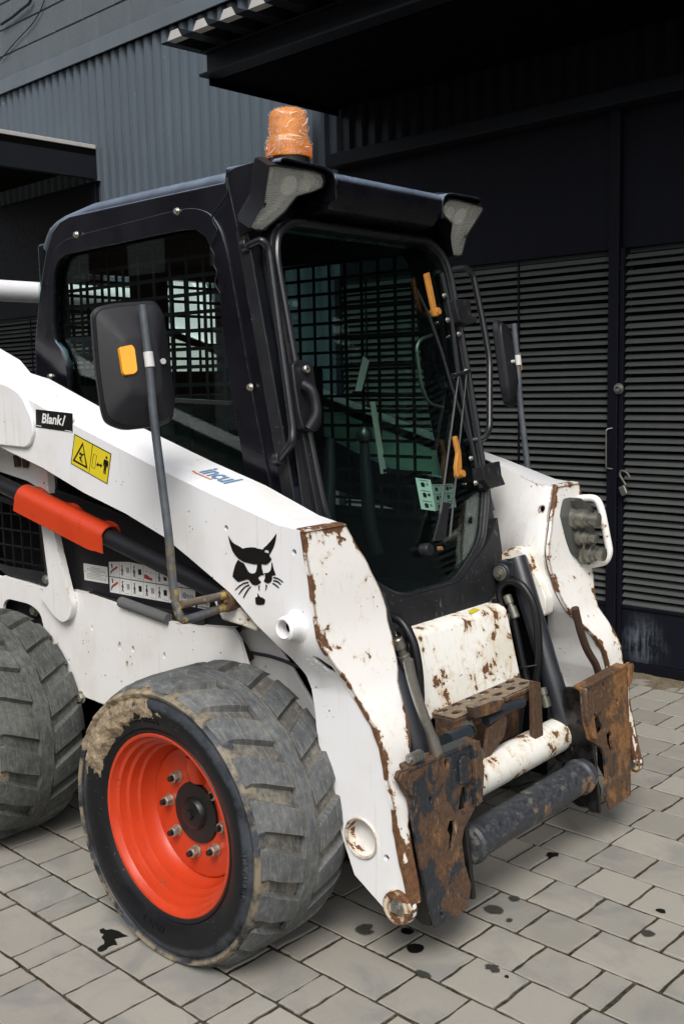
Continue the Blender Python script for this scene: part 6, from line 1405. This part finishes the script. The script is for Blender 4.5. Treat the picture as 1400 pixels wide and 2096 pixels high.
MAN = [(.44, .25), (.56, .25), (.60, .42), (.72, .56), (.66, .60), (.57, .50), (.60, .68), (.70, .90), (.60, .90), (.50, .70), (.40, .90), (.30, .90), (.42, .66), (.44, .48), (.34, .58), (.28, .54), (.40, .40)]
for r_ in (0, 1):
    for i in range(7):
        f = cellmap(r_, i)
        if i == 0:
            pl_.append((strip(f, .25, .62, .82, .32, .07), 2, 1)); pl_.append((strip(f, .12, .85, .30, .62, .03), 1, 1)); pl_.append((strip(f, .12, .70, .30, .62, .03), 1, 1)); pl_.append((strip(f, .28, .12, .30, .40, .05), 1, 1))
        elif i in (3, 5) and (r_ == 0 or i == 5):
            pl_.append(([f(.08, .55), f(.30, .55), f(.55, .68), f(.70, .68), f(.72, .88), f(.08, .80)], 2, 1)); pl_.append((strip(f, .2, .40, .3, .30, .02), 1, 1)); pl_.append((strip(f, .55, .42, .62, .32, .02), 1, 1))
        elif i == 6 and r_ == 0: pass
        elif i == 6: pl_.append((circ(f(.22, .45), .010, 12), 3, 1)); [pl_.append((strip(f, .42 + .13 * j, .36, .48 + .13 * j, .62, .025), 1, 1)) for j in range(4)]
        else:
            s_ = .75; ox = .02 if i != 1 else .0
            pl_.append(([f(ox + .48 * u, .12 + .8 * v) for u, v in MAN], 1, 1)); pl_.append((circ(f(ox + .24, .24), .0032, 8), 1, 1))
            pl_.append(([f(.58, .22 + .1), f(.84, .30), f(.86, .62), f(.62, .66)], 3 if i % 2 else 1, 1)); pl_.append((strip(f, .5, .88, .95, .90, .012), 3, 1))
decal('pictogram_sheet', pl_, [M['vinyl_white'], M['vinyl_black'], M['vinyl_red'], M['vinyl_grey']], parent=bpan, y=SY, label='white sheet of maintenance pictograms')
TP = [(-0.7645,0.8986),(-0.6393,0.8986),(-0.6396,0.8456),(-0.7633,0.8448)]; tf = lambda u, v: lerp2(lerp2(TP[0], TP[1], u), lerp2(TP[3], TP[2], u), v)
pl_ = [(TP, 0, 0)]; rr = random.Random(5)
for j in range(8):
    u = .12 + (.18 if j in (0, 3) else 0); ue = .88 - (.2 if j in (0, 3, 5) else 0); v = .17 + .092 * j
    while u < ue: w = rr.uniform(.04, .10); pl_.append(([tf(u, v), tf(u + w, v), tf(u + w, v + .04), tf(u, v + .04)], 1, 1)); u += w + .022
pl_ += [(circ(tf(.06, .45), .0028, 8), 1, 1), (circ(tf(.94, .55), .0028, 8), 1, 1)]
decal('data_plate', pl_, [M['vinyl_white'], M['vinyl_grey']], parent=bpan, y=SY)
LP = [(-0.2218,0.8393),(-0.1715,0.8445),(-0.1742,0.8221),(-0.2237,0.8229)]; lf = lambda u, v: lerp2(lerp2(LP[0], LP[1], u), lerp2(LP[3], LP[2], u), v)
decal('small_label', [(LP, 0, 0), ([lf(.1, .15), lf(.5, .15), lf(.5, .4), lf(.1, .4)], 1, 1), ([lf(.58, .15), lf(.9, .15), lf(.9, .4), lf(.58, .4)], 1, 1), ([lf(.08, .6), lf(.92, .6), lf(.92, .85), lf(.08, .85)], 1, 1)], [M['vinyl_white'], M['vinyl_grey']], parent=bpan, y=SY)
